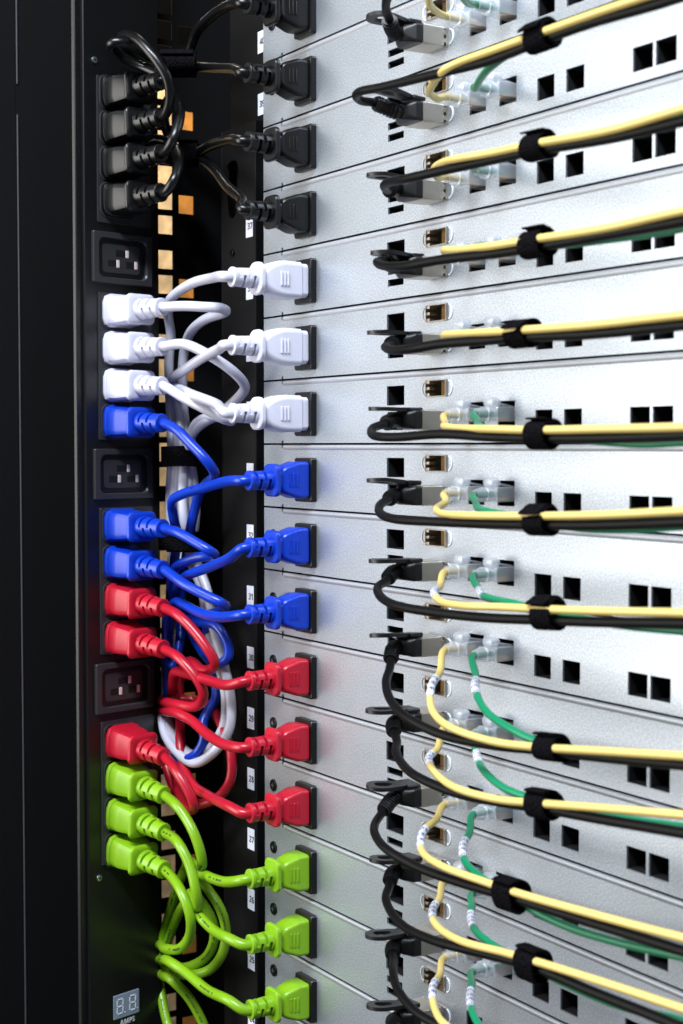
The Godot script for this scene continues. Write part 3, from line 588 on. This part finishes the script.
# small printed characters along the jacket, worn off here and there
func jacket_print(p: PackedVector3Array, id: String) -> Soup:
	var rng := RandomNumberGenerator.new()
	rng.seed = hash(id)
	var s := Soup.new()
	var run := 0.0
	var phase := rng.randf() * 0.03
	for i in range(6, p.size() - 6):
		run += p[i].distance_to(p[i - 1])
		var cyc := fmod(run + phase, 0.095)
		if cyc > 0.024 or rng.randf() < 0.2: continue
		var t := (p[i + 1] - p[i - 1]).normalized()
		var out := Vector3(0.75, 0.35, 0.55)
		out = (out - t * out.dot(t)).normalized()
		var b := Basis(t, t.cross(out).normalized() * -1.0, out)
		for q in 2:
			var w := rng.randf_range(0.0002, 0.0004)
			var hh := rng.randf_range(0.0005, 0.0008)
			s.box(Vector3(-w + q * 0.0011, -hh, 0.0031), Vector3(w + q * 0.0011, hh, 0.00364), 0.0, b, p[i])
	return s

# ------------------------------------------------------------------ network cables
func network_cable(n: int, k: String) -> void:
	var word: String = ROW_WORD[n]
	var label: String = {"B": "black cable with pull tab, in the server with the %s power plug", "Y": "yellow patch cable with clear plug, from the server with the %s power plug", "G": "green patch cable with clear plug, from the server with the %s power plug"}[k] % word
	var called: String = {"B": "direct_attach_cable", "Y": "yellow_patch_cable", "G": "green_patch_cable"}[k]
	var group: String = {"B": "black network cables", "Y": "yellow patch cables", "G": "green patch cables"}[k]
	var p := route(NET_PATHS[n][k], 0.002)
	if k == "B":
		var at := Vector3(0.18215, row_bottom(n) + 0.30 * PITCH, 0.0)
		var t := thing(called, label, "network cable", group, at)
		obj("connector_shell", dac.shell, M.shell, t)
		obj("connector_body", dac.body, M.tab, t)
		var tab := obj("pull_tab", dac.tab, M.tab, t)
		var rng := RandomNumberGenerator.new()
		rng.seed = n * 7
		tab.rotation = Vector3(deg_to_rad(rng.randf_range(-5.0, 3.0)), deg_to_rad(rng.randf_range(-4.0, 4.0)), deg_to_rad(rng.randf_range(-5.0, 5.0)))
		for i in p.size(): p[i] -= at
		var rel := PackedVector3Array()
		var run := 0.0
		for i in p.size():
			if i > 0: run += p[i].distance_to(p[i - 1])
			if run > 0.007 and run < 0.0235: rel.append(p[i])
		var r := Soup.new()
		r.tube(rel, 0.0040, 14)
		for i in range(1, rel.size() - 1, 1):
			var ring := PackedVector3Array([rel[i] - (rel[i + 1] - rel[i]).normalized() * 0.0004, rel[i] + (rel[i + 1] - rel[i]).normalized() * 0.0005])
			r.tube(ring, 0.0046, 14)
		obj("strain_relief", r.commit(), M.tab, t)
		var s := Soup.new()
		s.tube(p, 0.0025, 12)
		obj("cable", s.commit(), M.net_B, t)
	else:
		var x: float = RJ_X[0 if k == "Y" else 1]
		var at := Vector3(x, row_bottom(n) + 0.35 * PITCH, 0.0)
		var t := thing(called, label, "network cable", group, at)
		for i in p.size(): p[i] -= at
		obj("clear_plug", clear.body, M.plug_thin, t)
		obj("contact_pins", clear.pins, M.pin, t)
		obj("latch", clear.latch, M.plug_thin, t)
		obj("boot", clear.boot, M.plug_thin, t)
		var s := Soup.new()
		s.tube(p, 0.0020, 12)
		obj("jacket", s.commit(), M["net_" + k], t)
		var w := Soup.new()
		w.tube(PackedVector3Array([Vector3(0, 0, 0.001), Vector3(0, 0, 0.013)]), 0.0014, 8)
		obj("wire_bundle", w.commit(), M["net_" + k], t)
		# wrapped paper marker
		if n <= 32:
			var from := 0.036 if k == "Y" else 0.038
			var seg := PackedVector3Array()
			var run := 0.0
			for i in p.size():
				if i > 0: run += p[i].distance_to(p[i - 1])
				if run > from and run < from + 0.024: seg.append(p[i])
			if seg.size() > 3:
				var l := Soup.new()
				l.tube(seg, 0.00225, 12)
				obj("cable_marker", l.commit(), M.marker, t)

var dac := {}
var clear := {}

func make_connectors() -> void:
	var sh := Soup.new()
	sh.loft([rrect(0.0180, 0.0084, 0.0008, -0.012), rrect(0.0180, 0.0084, 0.0008, 0.0030), rrect(0.0200, 0.0116, 0.0010, 0.0033), rrect(0.0200, 0.0116, 0.0010, 0.0176)])
	for s in [-1, 1]:
		for q in 2: sh.box(Vector3(s * 0.0099 - 0.0003, -0.0034 + q * 0.0044, 0.0008), Vector3(s * 0.0099 + 0.0003, -0.0010 + q * 0.0044, 0.0034), 0.0001)
	dac.shell = sh.commit(30.0)
	var b := Soup.new()
	b.loft([rrect(0.0190, 0.0104, 0.0012, 0.0174), rrect(0.0196, 0.0110, 0.0014, 0.0180), rrect(0.0194, 0.0110, 0.0016, 0.0222), rrect(0.0160, 0.0100, 0.0024, 0.0244), rrect(0.0120, 0.0096, 0.003, 0.0262), rrect(0.0090, 0.0084, 0.0035, 0.0275)])
	dac.body = b.commit(32.0)
	# pull tab: two straps from the body's top meeting in a flat rounded loop
	var tb := Soup.new()
	var outer := []
	var inner := []
	var half := 24
	for i in half:
		var a := TAU * i / half
		outer.append(Vector2(0.0084 * cos(a), 0.0084 * sin(a)))
		inner.append(Vector2(0.0042 * cos(a), 0.0034 * sin(a)))
	var shape := func(p: Vector2, y: float, inside: bool) -> Vector3:
		var z := p.y + 0.0388
		if p.y < 0.0: z = 0.0388 + p.y * (2.4 if inside else 2.7)
		var rise := 0.0012 + 0.0012 * clampf((z - 0.02) / 0.02, 0.0, 1.0)
		return Vector3(p.x * (1.0 if p.y >= 0.0 else lerpf(1.0, 0.72, clampf(-p.y / 0.0078, 0.0, 1.0))), 0.0052 + rise + y, z)
	var ringset := [[], [], [], []]
	for i in half:
		ringset[0].append(shape.call(outer[i], -0.0011, false)); ringset[1].append(shape.call(outer[i], 0.0011, false))
		ringset[2].append(shape.call(inner[i], 0.0011, true)); ringset[3].append(shape.call(inner[i], -0.0011, true))
	for r in 4:
		for i in half:
			var j := (i + 1) % half
			var a: Vector3 = ringset[r][i]; var b2: Vector3 = ringset[r][j]
			var c: Vector3 = ringset[(r + 1) % 4][j]; var d: Vector3 = ringset[(r + 1) % 4][i]
			var mid := (a + b2) / 2.0 - Vector3(0, a.y, 0.036)
			var way: Vector3 = [Vector3(mid.x, 0, mid.z), Vector3.UP, -Vector3(mid.x, 0, mid.z), Vector3.DOWN][r]
			tb.face(a, b2, c, d, way)
	tb.box(Vector3(-0.007, 0.0052, 0.0150), Vector3(0.007, 0.0078, 0.0240), 0.0006)
	dac.tab = tb.commit(40.0)
	var cb := Soup.new()
	cb.loft([rrect(0.0117, 0.0080, 0.0006, -0.008), rrect(0.0117, 0.0082, 0.0006, 0.0090), rrect(0.0112, 0.0076, 0.0010, 0.0100), rrect(0.0104, 0.0068, 0.0012, 0.0104)])
	clear.body = cb.commit(30.0)
	var pn := Soup.new()
	for i in 8: pn.box(Vector3(-0.0039 + i * 0.0011, -0.0036, -0.006), Vector3(-0.0034 + i * 0.0011, -0.0012, 0.0022))
	clear.pins = pn.commit()
	var la := Soup.new()
	var guard := []
	la.box(Vector3(-0.0030, 0.0042, -0.004), Vector3(0.0030, 0.0050, 0.0085), 0.0002, Basis(Vector3.RIGHT, deg_to_rad(-9.0)), Vector3(0, 0.0002, 0))
	la.box(Vector3(-0.0034, 0.0046, 0.0085), Vector3(0.0034, 0.0062, 0.0112), 0.0006, Basis(Vector3.RIGHT, deg_to_rad(-9.0)), Vector3(0, 0.0002, 0))
	for q in [[0.0052, 0.0040, 0.0018], [0.0062, 0.0078, 0.0040], [0.0080, 0.0092, 0.0052], [0.0104, 0.0094, 0.0054], [0.0122, 0.0084, 0.0044], [0.0130, 0.0050, 0.0020]]: guard.append(rrect(q[1], q[2], 0.002, q[0], 4, Vector2(0, 0.0066)))
	la.loft(guard)
	clear.latch = la.commit(32.0)
	var bt := Soup.new()
	var rings := []
	for q in [[0.0095, 0.0104, 0.0070], [0.0125, 0.0096, 0.0074], [0.0128, 0.0104, 0.0084], [0.0150, 0.0104, 0.0084], [0.0153, 0.0084, 0.0074], [0.0185, 0.0074, 0.0068], [0.0205, 0.0064, 0.0060]]:
		rings.append(rrect(q[1], q[2], 0.003, q[0]))
	bt.loft(rings, true, true)
	clear.boot = bt.commit(32.0)

func strap(n: int) -> void:
	var d: Array = STRAPS[n]
	var c := Vector3(d[0][0], d[0][1], d[0][2]) * 0.001
	var dir := Vector3(d[1][0], d[1][1], d[1][2]).normalized()
	var hgt: float = d[2][1] * 0.001
	hook_strap(c, dir, Vector3.UP, 0.0050, hgt / 2.0 + 0.0036, 0.0140, "black hook-and-loop strap round the cable bundle of the %s plug's server" % ROW_WORD[n], "straps on network cable bundles", n)

func hook_strap(c: Vector3, dir: Vector3, up: Vector3, rx: float, ry: float, length: float, label: String, group: String, seed_: int) -> void:
	var t := thing("cable_strap", label, "cable strap", group, c)
	var side := up.cross(dir).normalized()
	var uu := dir.cross(side).normalized()
	var b := Basis(side, uu, dir)
	var rng := RandomNumberGenerator.new()
	rng.seed = 40 + seed_
	var s := Soup.new()
	var turns := 1.22
	var start := rng.randf_range(0.6, 1.6)
	# a band wound a little more than once: inner and outer face and two edges
	var k := 34
	var q := []
	for i in k + 1:
		var u := float(i) / k
		var a := start + TAU * turns * u
		var grow := 0.0012 * u + 0.0003 * sin(u * 23.0 + seed_)
		var lift := 0.0016 * smoothstep(0.93, 1.0, u)
		var o := []
		for e in [[0.0, -0.5], [0.0, 0.5], [0.0011, 0.5], [0.0011, -0.5]]:
			var skew := 0.0008 * sin(u * 4.0 + seed_)
			o.append(b * Vector3((rx + grow + lift + e[0]) * cos(a), (ry + grow + lift + e[0]) * sin(a), e[1] * length + skew))
		q.append(o)
	var rings := []
	for o in q: rings.append(PackedVector3Array(o))
	s.loft(rings)
	obj("band", s.commit(40.0), M.velcro, t)

# ------------------------------------------------------------------ the power strip
func power_strip() -> void:
	var t := thing("power_strip", "tall black power strip with coloured plugs and an amps display", "power strip", "", STRIP_AT)
	t.rotation.y = deg_to_rad(90.0 + STRIP_TURN)
	var ph := [-0.52, 0.42]
	# extruded housing with stepped edges
	var h := Soup.new()
	var prof := [Vector2(-0.0310, -0.003), Vector2(-0.0310, -0.0006), Vector2(-0.0304, 0.0), Vector2(0.0372, 0.0), Vector2(0.0378, -0.0006), Vector2(0.0378, -0.042), Vector2(-0.0020, -0.042), Vector2(-0.0020, -0.0065), Vector2(-0.0362, -0.0065), Vector2(-0.0362, -0.0036), Vector2(-0.0356, -0.003)]
	var rings := []
	for y in ph:
		var ring := PackedVector3Array()
		for p in prof: ring.append(Vector3(p.x, y, p.y))
		rings.append(ring)
	var capless := Soup.new()
	capless.loft(rings, false, false)
	capless.box(Vector3(-0.036, ph[1], -0.0418), Vector3(0.0374, ph[1] + 0.001, -0.0002))
	capless.box(Vector3(-0.036, ph[0] - 0.001, -0.0418), Vector3(0.0374, ph[0], -0.0002))
	h = capless
	obj("housing", h.commit(20.0), M.strip, t)
	for g in [[267.0, 161.8], [111.4, 4.4], [-45.1, -152.7], [-202.4, -308.5]]:
		var w := 0.0490
		var s := plate(w, (g[0] - g[1]) * 0.001, 0.0010, -0.0005, 0.0012, 0.0003, Vector2(-0.0195 + w / 2.0, (g[0] + g[1]) * 0.0005))
		obj("outlet_plate", s.commit(30.0), M.outlet, t)
	for id in STRIP_Y:
		var fr := Soup.new()
		var cy: float = STRIP_Y[id] * 0.001
		# raised frame round each outlet
		var ro := []
		for q in [[0.0330, 0.0250, 0.0012], [0.0330, 0.0250, 0.0018], [0.0322, 0.0242, 0.0021], [0.0306, 0.0238, 0.0021], [0.0300, 0.0234, 0.0013]]:
			ro.append(rrect(q[0], q[1], 0.0055, q[2], 4, Vector2(PLUG_U, cy)))
		fr.loft(ro, false, false)
		obj("outlet_frame", fr.commit(30.0), M.outlet, t)
	for y in [136.8, -20.6, -177.8]:
		var cy: float = y * 0.001
		var c := Vector2(0.0022, cy)
		var s := Soup.new()
		s.loft([rrect(0.0540, 0.0370, 0.0008, -0.0004, 4, c), rrect(0.0540, 0.0370, 0.0008, 0.0022, 4, c), rrect(0.0532, 0.0362, 0.0008, 0.0028, 4, c), rrect(0.0446, 0.0292, 0.0050, 0.0028, 4, c), rrect(0.0434, 0.0280, 0.0048, 0.0018, 4, c), rrect(0.0434, 0.0280, 0.0048, -0.0090, 4, c)], false, true)
		var o := obj("wide_outlet", s.commit(30.0), M.outlet, t)
		var ins := Soup.new()
		var holes := [[-0.0055, 0.0016, 0.0065, 0.0064], [-0.0128, -0.0060, -0.0020, -0.0012], [0.0038, -0.0060, 0.0146, -0.0012]]
		var block := plate(0.0345, 0.0210, 0.0028, -0.0088, 0.0004, 0.0006, c)
		obj("socket_block", block.commit(30.0), M.outlet, o)
		obj("socket_well", plate(0.0432, 0.0278, 0.0046, -0.0088, -0.0060, 0.0002, c).commit(30.0), M.slot, o)
		for q in holes:
			var sl := Soup.new()
			sl.box(Vector3(c.x + q[0], cy + q[1], -0.004), Vector3(c.x + q[2] - 0.0028, cy + q[3], 0.00055), 0.0001)
			var sb := obj("blade_slot", sl.commit(), M.slot, o)
			sb.set_meta("label", "dark blade slot")
			var ct := Soup.new()
			ct.box(Vector3(c.x + q[2] - 0.0028, cy + q[1] - 0.0004, -0.004), Vector3(c.x + q[2], cy + q[3] + 0.0004, 0.0009), 0.0003)
			obj("contact_blade", ct.commit(), M.contact, o)
	# screws
	for q in [[-21.2, 277.2], [24.5, 278.2], [-21.9, -317.4]]:
		var s := disc(0.0024, -0.0002, 0.0012, 0.0006, 16, Vector2(q[0], q[1]) * 0.001)
		var so := obj("screw", s.commit(), M.screw, t)
		var d := disc(0.0010, 0.0008, 0.00125, 0.0001, 6, Vector2(q[0], q[1]) * 0.001)
		obj("screw_socket", d.commit(), M.slot, so)
	# display with two unlit digits
	var dc := Vector2(0.0024, -0.4182)
	var dp := obj("current_display", plate(0.0240, 0.0180, 0.0004, -0.0004, 0.0006, 0.0003, dc).commit(30.0), M.display, t)
	for i in 2:
		var x0 := dc.x - 0.0060 + i * 0.0118
		var segs := Soup.new()
		var w := 0.0054
		var hh := 0.0054
		for sgm in [[0, 1, 1], [0, 0, 1], [0, -1, 1], [-1, 0.5, 0], [1, 0.5, 0], [-1, -0.5, 0], [1, -0.5, 0]]:
			var cx: float = x0 + sgm[0] * w / 2.0
			var cy2: float = dc.y + sgm[1] * hh
			if sgm[2] == 1: segs.box(Vector3(cx - 0.0022, cy2 - 0.00055, 0.0004), Vector3(cx + 0.0022, cy2 + 0.00055, 0.00085), 0.0002)
			else: segs.box(Vector3(cx - 0.00055, cy2 - 0.0022, 0.0004), Vector3(cx + 0.00055, cy2 + 0.0022, 0.00085), 0.0002)
		segs.box(Vector3(x0 + 0.0040, dc.y - 0.0060, 0.0004), Vector3(x0 + 0.0051, dc.y - 0.0049, 0.00085), 0.0002)
		obj("digit", segs.commit(), M.segment, dp)
	var tx := text("AMPS", 0.0052, M.print, dp)
	tx.position = Vector3(dc.x + 0.0012, dc.y - 0.0128, 0.0003)

func text(words: String, size: float, m: Material, parent: Node) -> MeshInstance3D:
	var tm := TextMesh.new()
	var f := SystemFont.new()
	f.font_names = PackedStringArray(["Droid Sans"])
	f.font_weight = 600
	tm.font = f
	tm.text = words
	tm.font_size = 32
	tm.pixel_size = size / 32.0
	tm.depth = 0.0002
	return obj("lettering", tm, m, parent)

# ------------------------------------------------------------------ rack frame
func rack_frame() -> void:
	# perforated side wall, facing +x; local x runs into the rack
	var holes := []
	for r in range(-4, 17):
		var y := 0.1902 + 0.0650 * 4 - r * 0.0650
		for q in [0.0, -0.0190, -0.0458]: holes.append([-0.0163, y + q - 0.0072, -0.0027, y + q + 0.0072])
		holes.append([0.0024, y - 0.0022 - 0.0072, 0.0155, y - 0.0022 + 0.0072])
	var wall := structure("side_wall", pierced(-0.1290, -0.62, 0.55, 0.95, holes, 0.0016).commit(), M.powder)
	wall.transform = Transform3D(Basis(Vector3.UP, PI / 2.0), Vector3(-0.165, 0, 0.0))
	# corner post and door edge to the left of the strip
	var d := Soup.new()
	d.box(Vector3(-0.30, -0.62, 0.128), Vector3(-0.1655, 0.52, 0.152), 0.0012)
	var post := structure("cabinet_post", d.commit(), M.powder)
	for q in [[-0.60, 0.2420], [0.2640, 0.50]]:
		var es := Soup.new()
		es.box(Vector3(-0.1652, q[0], 0.1276), Vector3(-0.1640, q[1], 0.1286), 0.0002)
		obj("edge_trim", es.commit(), M.trim, post)
	# mounting rail behind the number tags
	var rail := thing("mounting_rail", "black steel rail carrying the white rack unit number tags", "rack rail", "", Vector3.ZERO)
	var s := Soup.new()
	s.box(Vector3(-0.098, -0.62, -0.0140), Vector3(-0.030, 0.52, -0.0120), 0.0006)
	s.box(Vector3(-0.098, -0.62, -0.060), Vector3(-0.0962, 0.52, -0.0141), 0.0005)
	obj("rail_face", s.commit(), M.powder, rail)
	# bracket with a keyhole slot, in front of the rail
	var b := Soup.new()
	var bw := 0.050
	var top := 0.2300
	# plate with a slot cut as a ring of quads
	var slot_c := Vector2(-0.0725, 0.1890)
	var lo := Vector2(-0.088, 0.1500)
	var hi := Vector2(-0.0385, top)
	var ring_o := []
	var ring_i := []
	var m := 48
	for i in m:
		var a := TAU * i / m
		var dirv := Vector2(cos(a), sin(a))
		var r := 0.0058
		var inner := slot_c + Vector2(dirv.x * (0.0088 if dirv.y > 0.0 else 0.0060), dirv.y * r + (0.012 if dirv.y > 0.0 else -0.018))
		ring_i.append(inner)
		var sx := (hi.x - slot_c.x) / maxf(dirv.x, 0.0001) if dirv.x > 0.0 else (lo.x - slot_c.x) / minf(dirv.x, -0.0001)
		var sy := (hi.y - slot_c.y) / maxf(dirv.y, 0.0001) if dirv.y > 0.0 else (lo.y - slot_c.y) / minf(dirv.y, -0.0001)
		ring_o.append(slot_c + dirv * minf(sx, sy))
	for cn in [[lo.x, lo.y], [lo.x, hi.y], [hi.x, lo.y], [hi.x, hi.y]]:   # square up the corners
		var best := 0
		for i in m:
			if ring_o[i].distance_to(Vector2(cn[0], cn[1])) < ring_o[best].distance_to(Vector2(cn[0], cn[1])): best = i
		ring_o[best] = Vector2(cn[0], cn[1])
	for i in m:
		var j := (i + 1) % m
		b.face(Vector3(ring_o[i].x, ring_o[i].y, 0), Vector3(ring_o[j].x, ring_o[j].y, 0), Vector3(ring_i[j].x, ring_i[j].y, 0), Vector3(ring_i[i].x, ring_i[i].y, 0), Vector3.BACK)
		b.face(Vector3(ring_i[i].x, ring_i[i].y, 0), Vector3(ring_i[j].x, ring_i[j].y, 0), Vector3(ring_i[j].x, ring_i[j].y, -0.002), Vector3(ring_i[i].x, ring_i[i].y, -0.002), Vector3(slot_c.x - ring_i[i].x, slot_c.y - ring_i[i].y, 0))
	b.box(Vector3(lo.x, -0.62, -0.002), Vector3(hi.x, lo.y, 0.0))
	b.box(Vector3(hi.x, -0.62, -0.0118), Vector3(hi.x + 0.0016, top, 0.0006), 0.0005)
	b.box(Vector3(lo.x - 0.0016, -0.62, -0.0118), Vector3(lo.x, top, 0.0002), 0.0005)
	obj("slotted_bracket", b.commit(), M.powder, rail)
	var bolt := disc(0.0030, -0.0004, 0.0018, 0.0006, 6, Vector2(-0.0715, 0.1402))
	obj("bolt", bolt.commit(), M.black_screw, rail)
	for n in range(24, 41):
		if n == 38: continue
		var y := row_bottom(n) + 0.50 * PITCH
		var upper := n >= 39
		var z := -0.0120 if upper else 0.0
		var x := -0.0465 if not upper else -0.0500
		var pl := plate(0.0100, 0.0155, 0.0003, z, z + 0.0003, 0.0001, Vector2(x, y))
		var lab := obj("number_tag", pl.commit(30.0), M.paper, rail)
		var tx := text(str(n), 0.0064, M.ink, lab)
		tx.position = Vector3(x + 0.0012, y, z + 0.00035)

func _ready() -> void:
	# camera
	var cam := Camera3D.new()
	cam.name = "camera"
	add_child(cam)
	cam.position = Vector3(0.911, 0.0, 0.5256)
	cam.look_at(cam.position + Vector3(-0.845397, -0.043380, -0.532375), Vector3.UP)
	cam.near = 0.01
	cam.far = 60.0
	cam.fov = 37.238
	var lens := CameraAttributesPhysical.new()
	lens.frustum_focal_length = 35.625
	lens.frustum_focus_distance = 0.99
	lens.exposure_aperture = 8.0
	lens.frustum_near = 0.01
	lens.frustum_far = 60.0
	cam.attributes = lens
	cam.current = true
	# the dim room around, and its lamps
	var e := Environment.new()
	e.background_mode = Environment.BG_COLOR
	e.background_color = Color(0.27, 0.28, 0.30)
	e.background_energy_multiplier = 1.0
	e.tonemap_mode = Environment.TONE_MAPPER_LINEAR
	e.tonemap_exposure = 0.9
	e.sdfgi_enabled = true
	e.ssao_enabled = true
	e.ssil_enabled = true
	var we := WorldEnvironment.new()
	we.name = "environment"
	we.environment = e
	add_child(we)
	materials()
	lamp("aisle_lamp", "large soft lamp standing in the aisle left of the rack", Vector3(-0.62, 0.12, 1.72), Vector3(0.05, 0.0, 0.0), Vector2(1.35, 1.4), 3.7, Color(1.0, 0.985, 0.96))
	lamp("ceiling_lamp", "long white ceiling lamp over the aisle", Vector3(0.85, 1.55, 1.15), Vector3(0.05, 0.0, 0.05), Vector2(1.2, 0.18), 10.0, Color(0.93, 0.96, 1.0))
	lamp("room_lamp", "small lamp over the boards behind the rack's side wall", Vector3(-0.40, 0.62, -0.05), Vector3(-0.60, 0.0, -0.18), Vector2(0.2, 0.4), 0.85, Color(1.0, 0.95, 0.88))
	# setting
	var bo := Soup.new()
	bo.box(Vector3(-0.62, -0.9, -0.2130), Vector3(-0.60, 0.392, 0.30), 0.001)
	structure("wooden_wall", bo.commit(), M.board)
	var b2 := Soup.new()
	b2.box(Vector3(-0.62, -0.9, -0.60), Vector3(-0.60, 0.392, -0.2140), 0.001)
	structure("wooden_wall", b2.commit(), M.dark_board)
	var ub := Soup.new()
	ub.box(Vector3(-0.62, 0.394, -0.6), Vector3(-0.60, 0.95, 0.30))
	structure("dark_wall", ub.commit(), mat(Color(0.02, 0.02, 0.02), 1.0, 0.0, 0.0))
	M.marker = marker_material()
	rack_frame()
	# servers
	var proto := make_server()
	for n in range(40, 23, -1):
		var o: Node3D = proto
		if n < 40:
			o = proto.duplicate()
			o.name = numbered("server")
			add_child(o)
		o.position = Vector3(0, row_bottom(n), 0)
		tag(o, "silver server rear panel with the %s power plug" % ROW_WORD[n] if n > 24 else "silver server below the lowest green power plug, at the bottom edge", "server", "servers stacked in the rack")
	power_strip()
	for id in CORD_PATHS: power_cord(id)
	make_connectors()
	for n in NET_PATHS:
		for k in NET_PATHS[n]: network_cable(n, k)
	for n in STRAPS: strap(n)
	hook_strap(Vector3(-0.0981, 0.2774, 0.0298), Vector3(0.5329, 0.0000, -0.8462), Vector3(0.0000, 1.0000, 0.0000), 0.011, 0.0078, 0.024, "black strap gathering the top two black power cords", "straps on power cord bundles", 1)
	hook_strap(Vector3(-0.1099, 0.2152, 0.0161), Vector3(0.5329, 0.0000, -0.8462), Vector3(0.0000, 1.0000, 0.0000), 0.011, 0.0075, 0.014, "black strap behind the loops of the lower black power cords", "straps on power cord bundles", 2)
	hook_strap(Vector3(-0.1098, -0.0074, 0.0247), Vector3(0.0000, 1.0000, 0.0000), Vector3(0.8462, -0.0000, 0.5329), 0.0125, 0.0125, 0.015, "black strap round the white cord bundle beside second wide outlet", "straps on power cord bundles", 3)
	hook_strap(Vector3(-0.1071, -0.0698, 0.0255), Vector3(0.0000, 1.0000, 0.0000), Vector3(0.8462, -0.0000, 0.5329), 0.0145, 0.014, 0.015, "black strap on the cord bundle beside the middle blue plugs", "straps on power cord bundles", 4)
func marker_material() -> StandardMaterial3D:
	# white paper with rows of small dark print
	var im := Image.create(256, 64, false, Image.FORMAT_RGB8)
	im.fill(Color(0.86, 0.87, 0.92))
	var rng := RandomNumberGenerator.new()
	rng.seed = 9
	for r in 3:
		var y := 8 + r * 20
		var x := 8
		while x < 246:
			var w := rng.randi_range(2, 7)
			if rng.randf() < 0.72: im.fill_rect(Rect2i(x, y, w, rng.randi_range(6, 10)), Color(0.16, 0.17, 0.34))
			x += w + rng.randi_range(1, 4)
	var m := mat(Color.WHITE, 0.5)
	m.albedo_texture = ImageTexture.create_from_image(im)
	m.uv1_scale = Vector3(1.0, 55.0, 1.0)
	return m

func lamp(called: String, label: String, at: Vector3, aim: Vector3, size: Vector2, energy: float, c: Color) -> void:
	var t := thing(called, label, "lamp", "", at)
	t.look_at_from_position(at, aim, Vector3.UP if absf((aim - at).normalized().y) < 0.95 else Vector3.RIGHT)
	var hs := Soup.new()
	hs.box(Vector3(-size.x / 2.0 - 0.02, -size.y / 2.0 - 0.02, 0.012), Vector3(size.x / 2.0 + 0.02, size.y / 2.0 + 0.02, 0.06), 0.006)
	obj("housing", hs.commit(), M.lamp_housing, t)
	var df := Soup.new()
	df.box(Vector3(-size.x / 2.0, -size.y / 2.0, 0.004), Vector3(size.x / 2.0, size.y / 2.0, 0.0115))
	var dm := mat(Color(0.9, 0.9, 0.9), 0.5)
	dm.emission_enabled = true
	dm.emission = c
	dm.emission_energy_multiplier = 1.0
	obj("diffuser", df.commit(), dm, t)
	var l := AreaLight3D.new()
	l.name = "light"
	l.area_size = size
	l.light_energy = energy
	l.light_color = c
	l.area_range = 8.0
	l.shadow_enabled = true
	t.add_child(l)
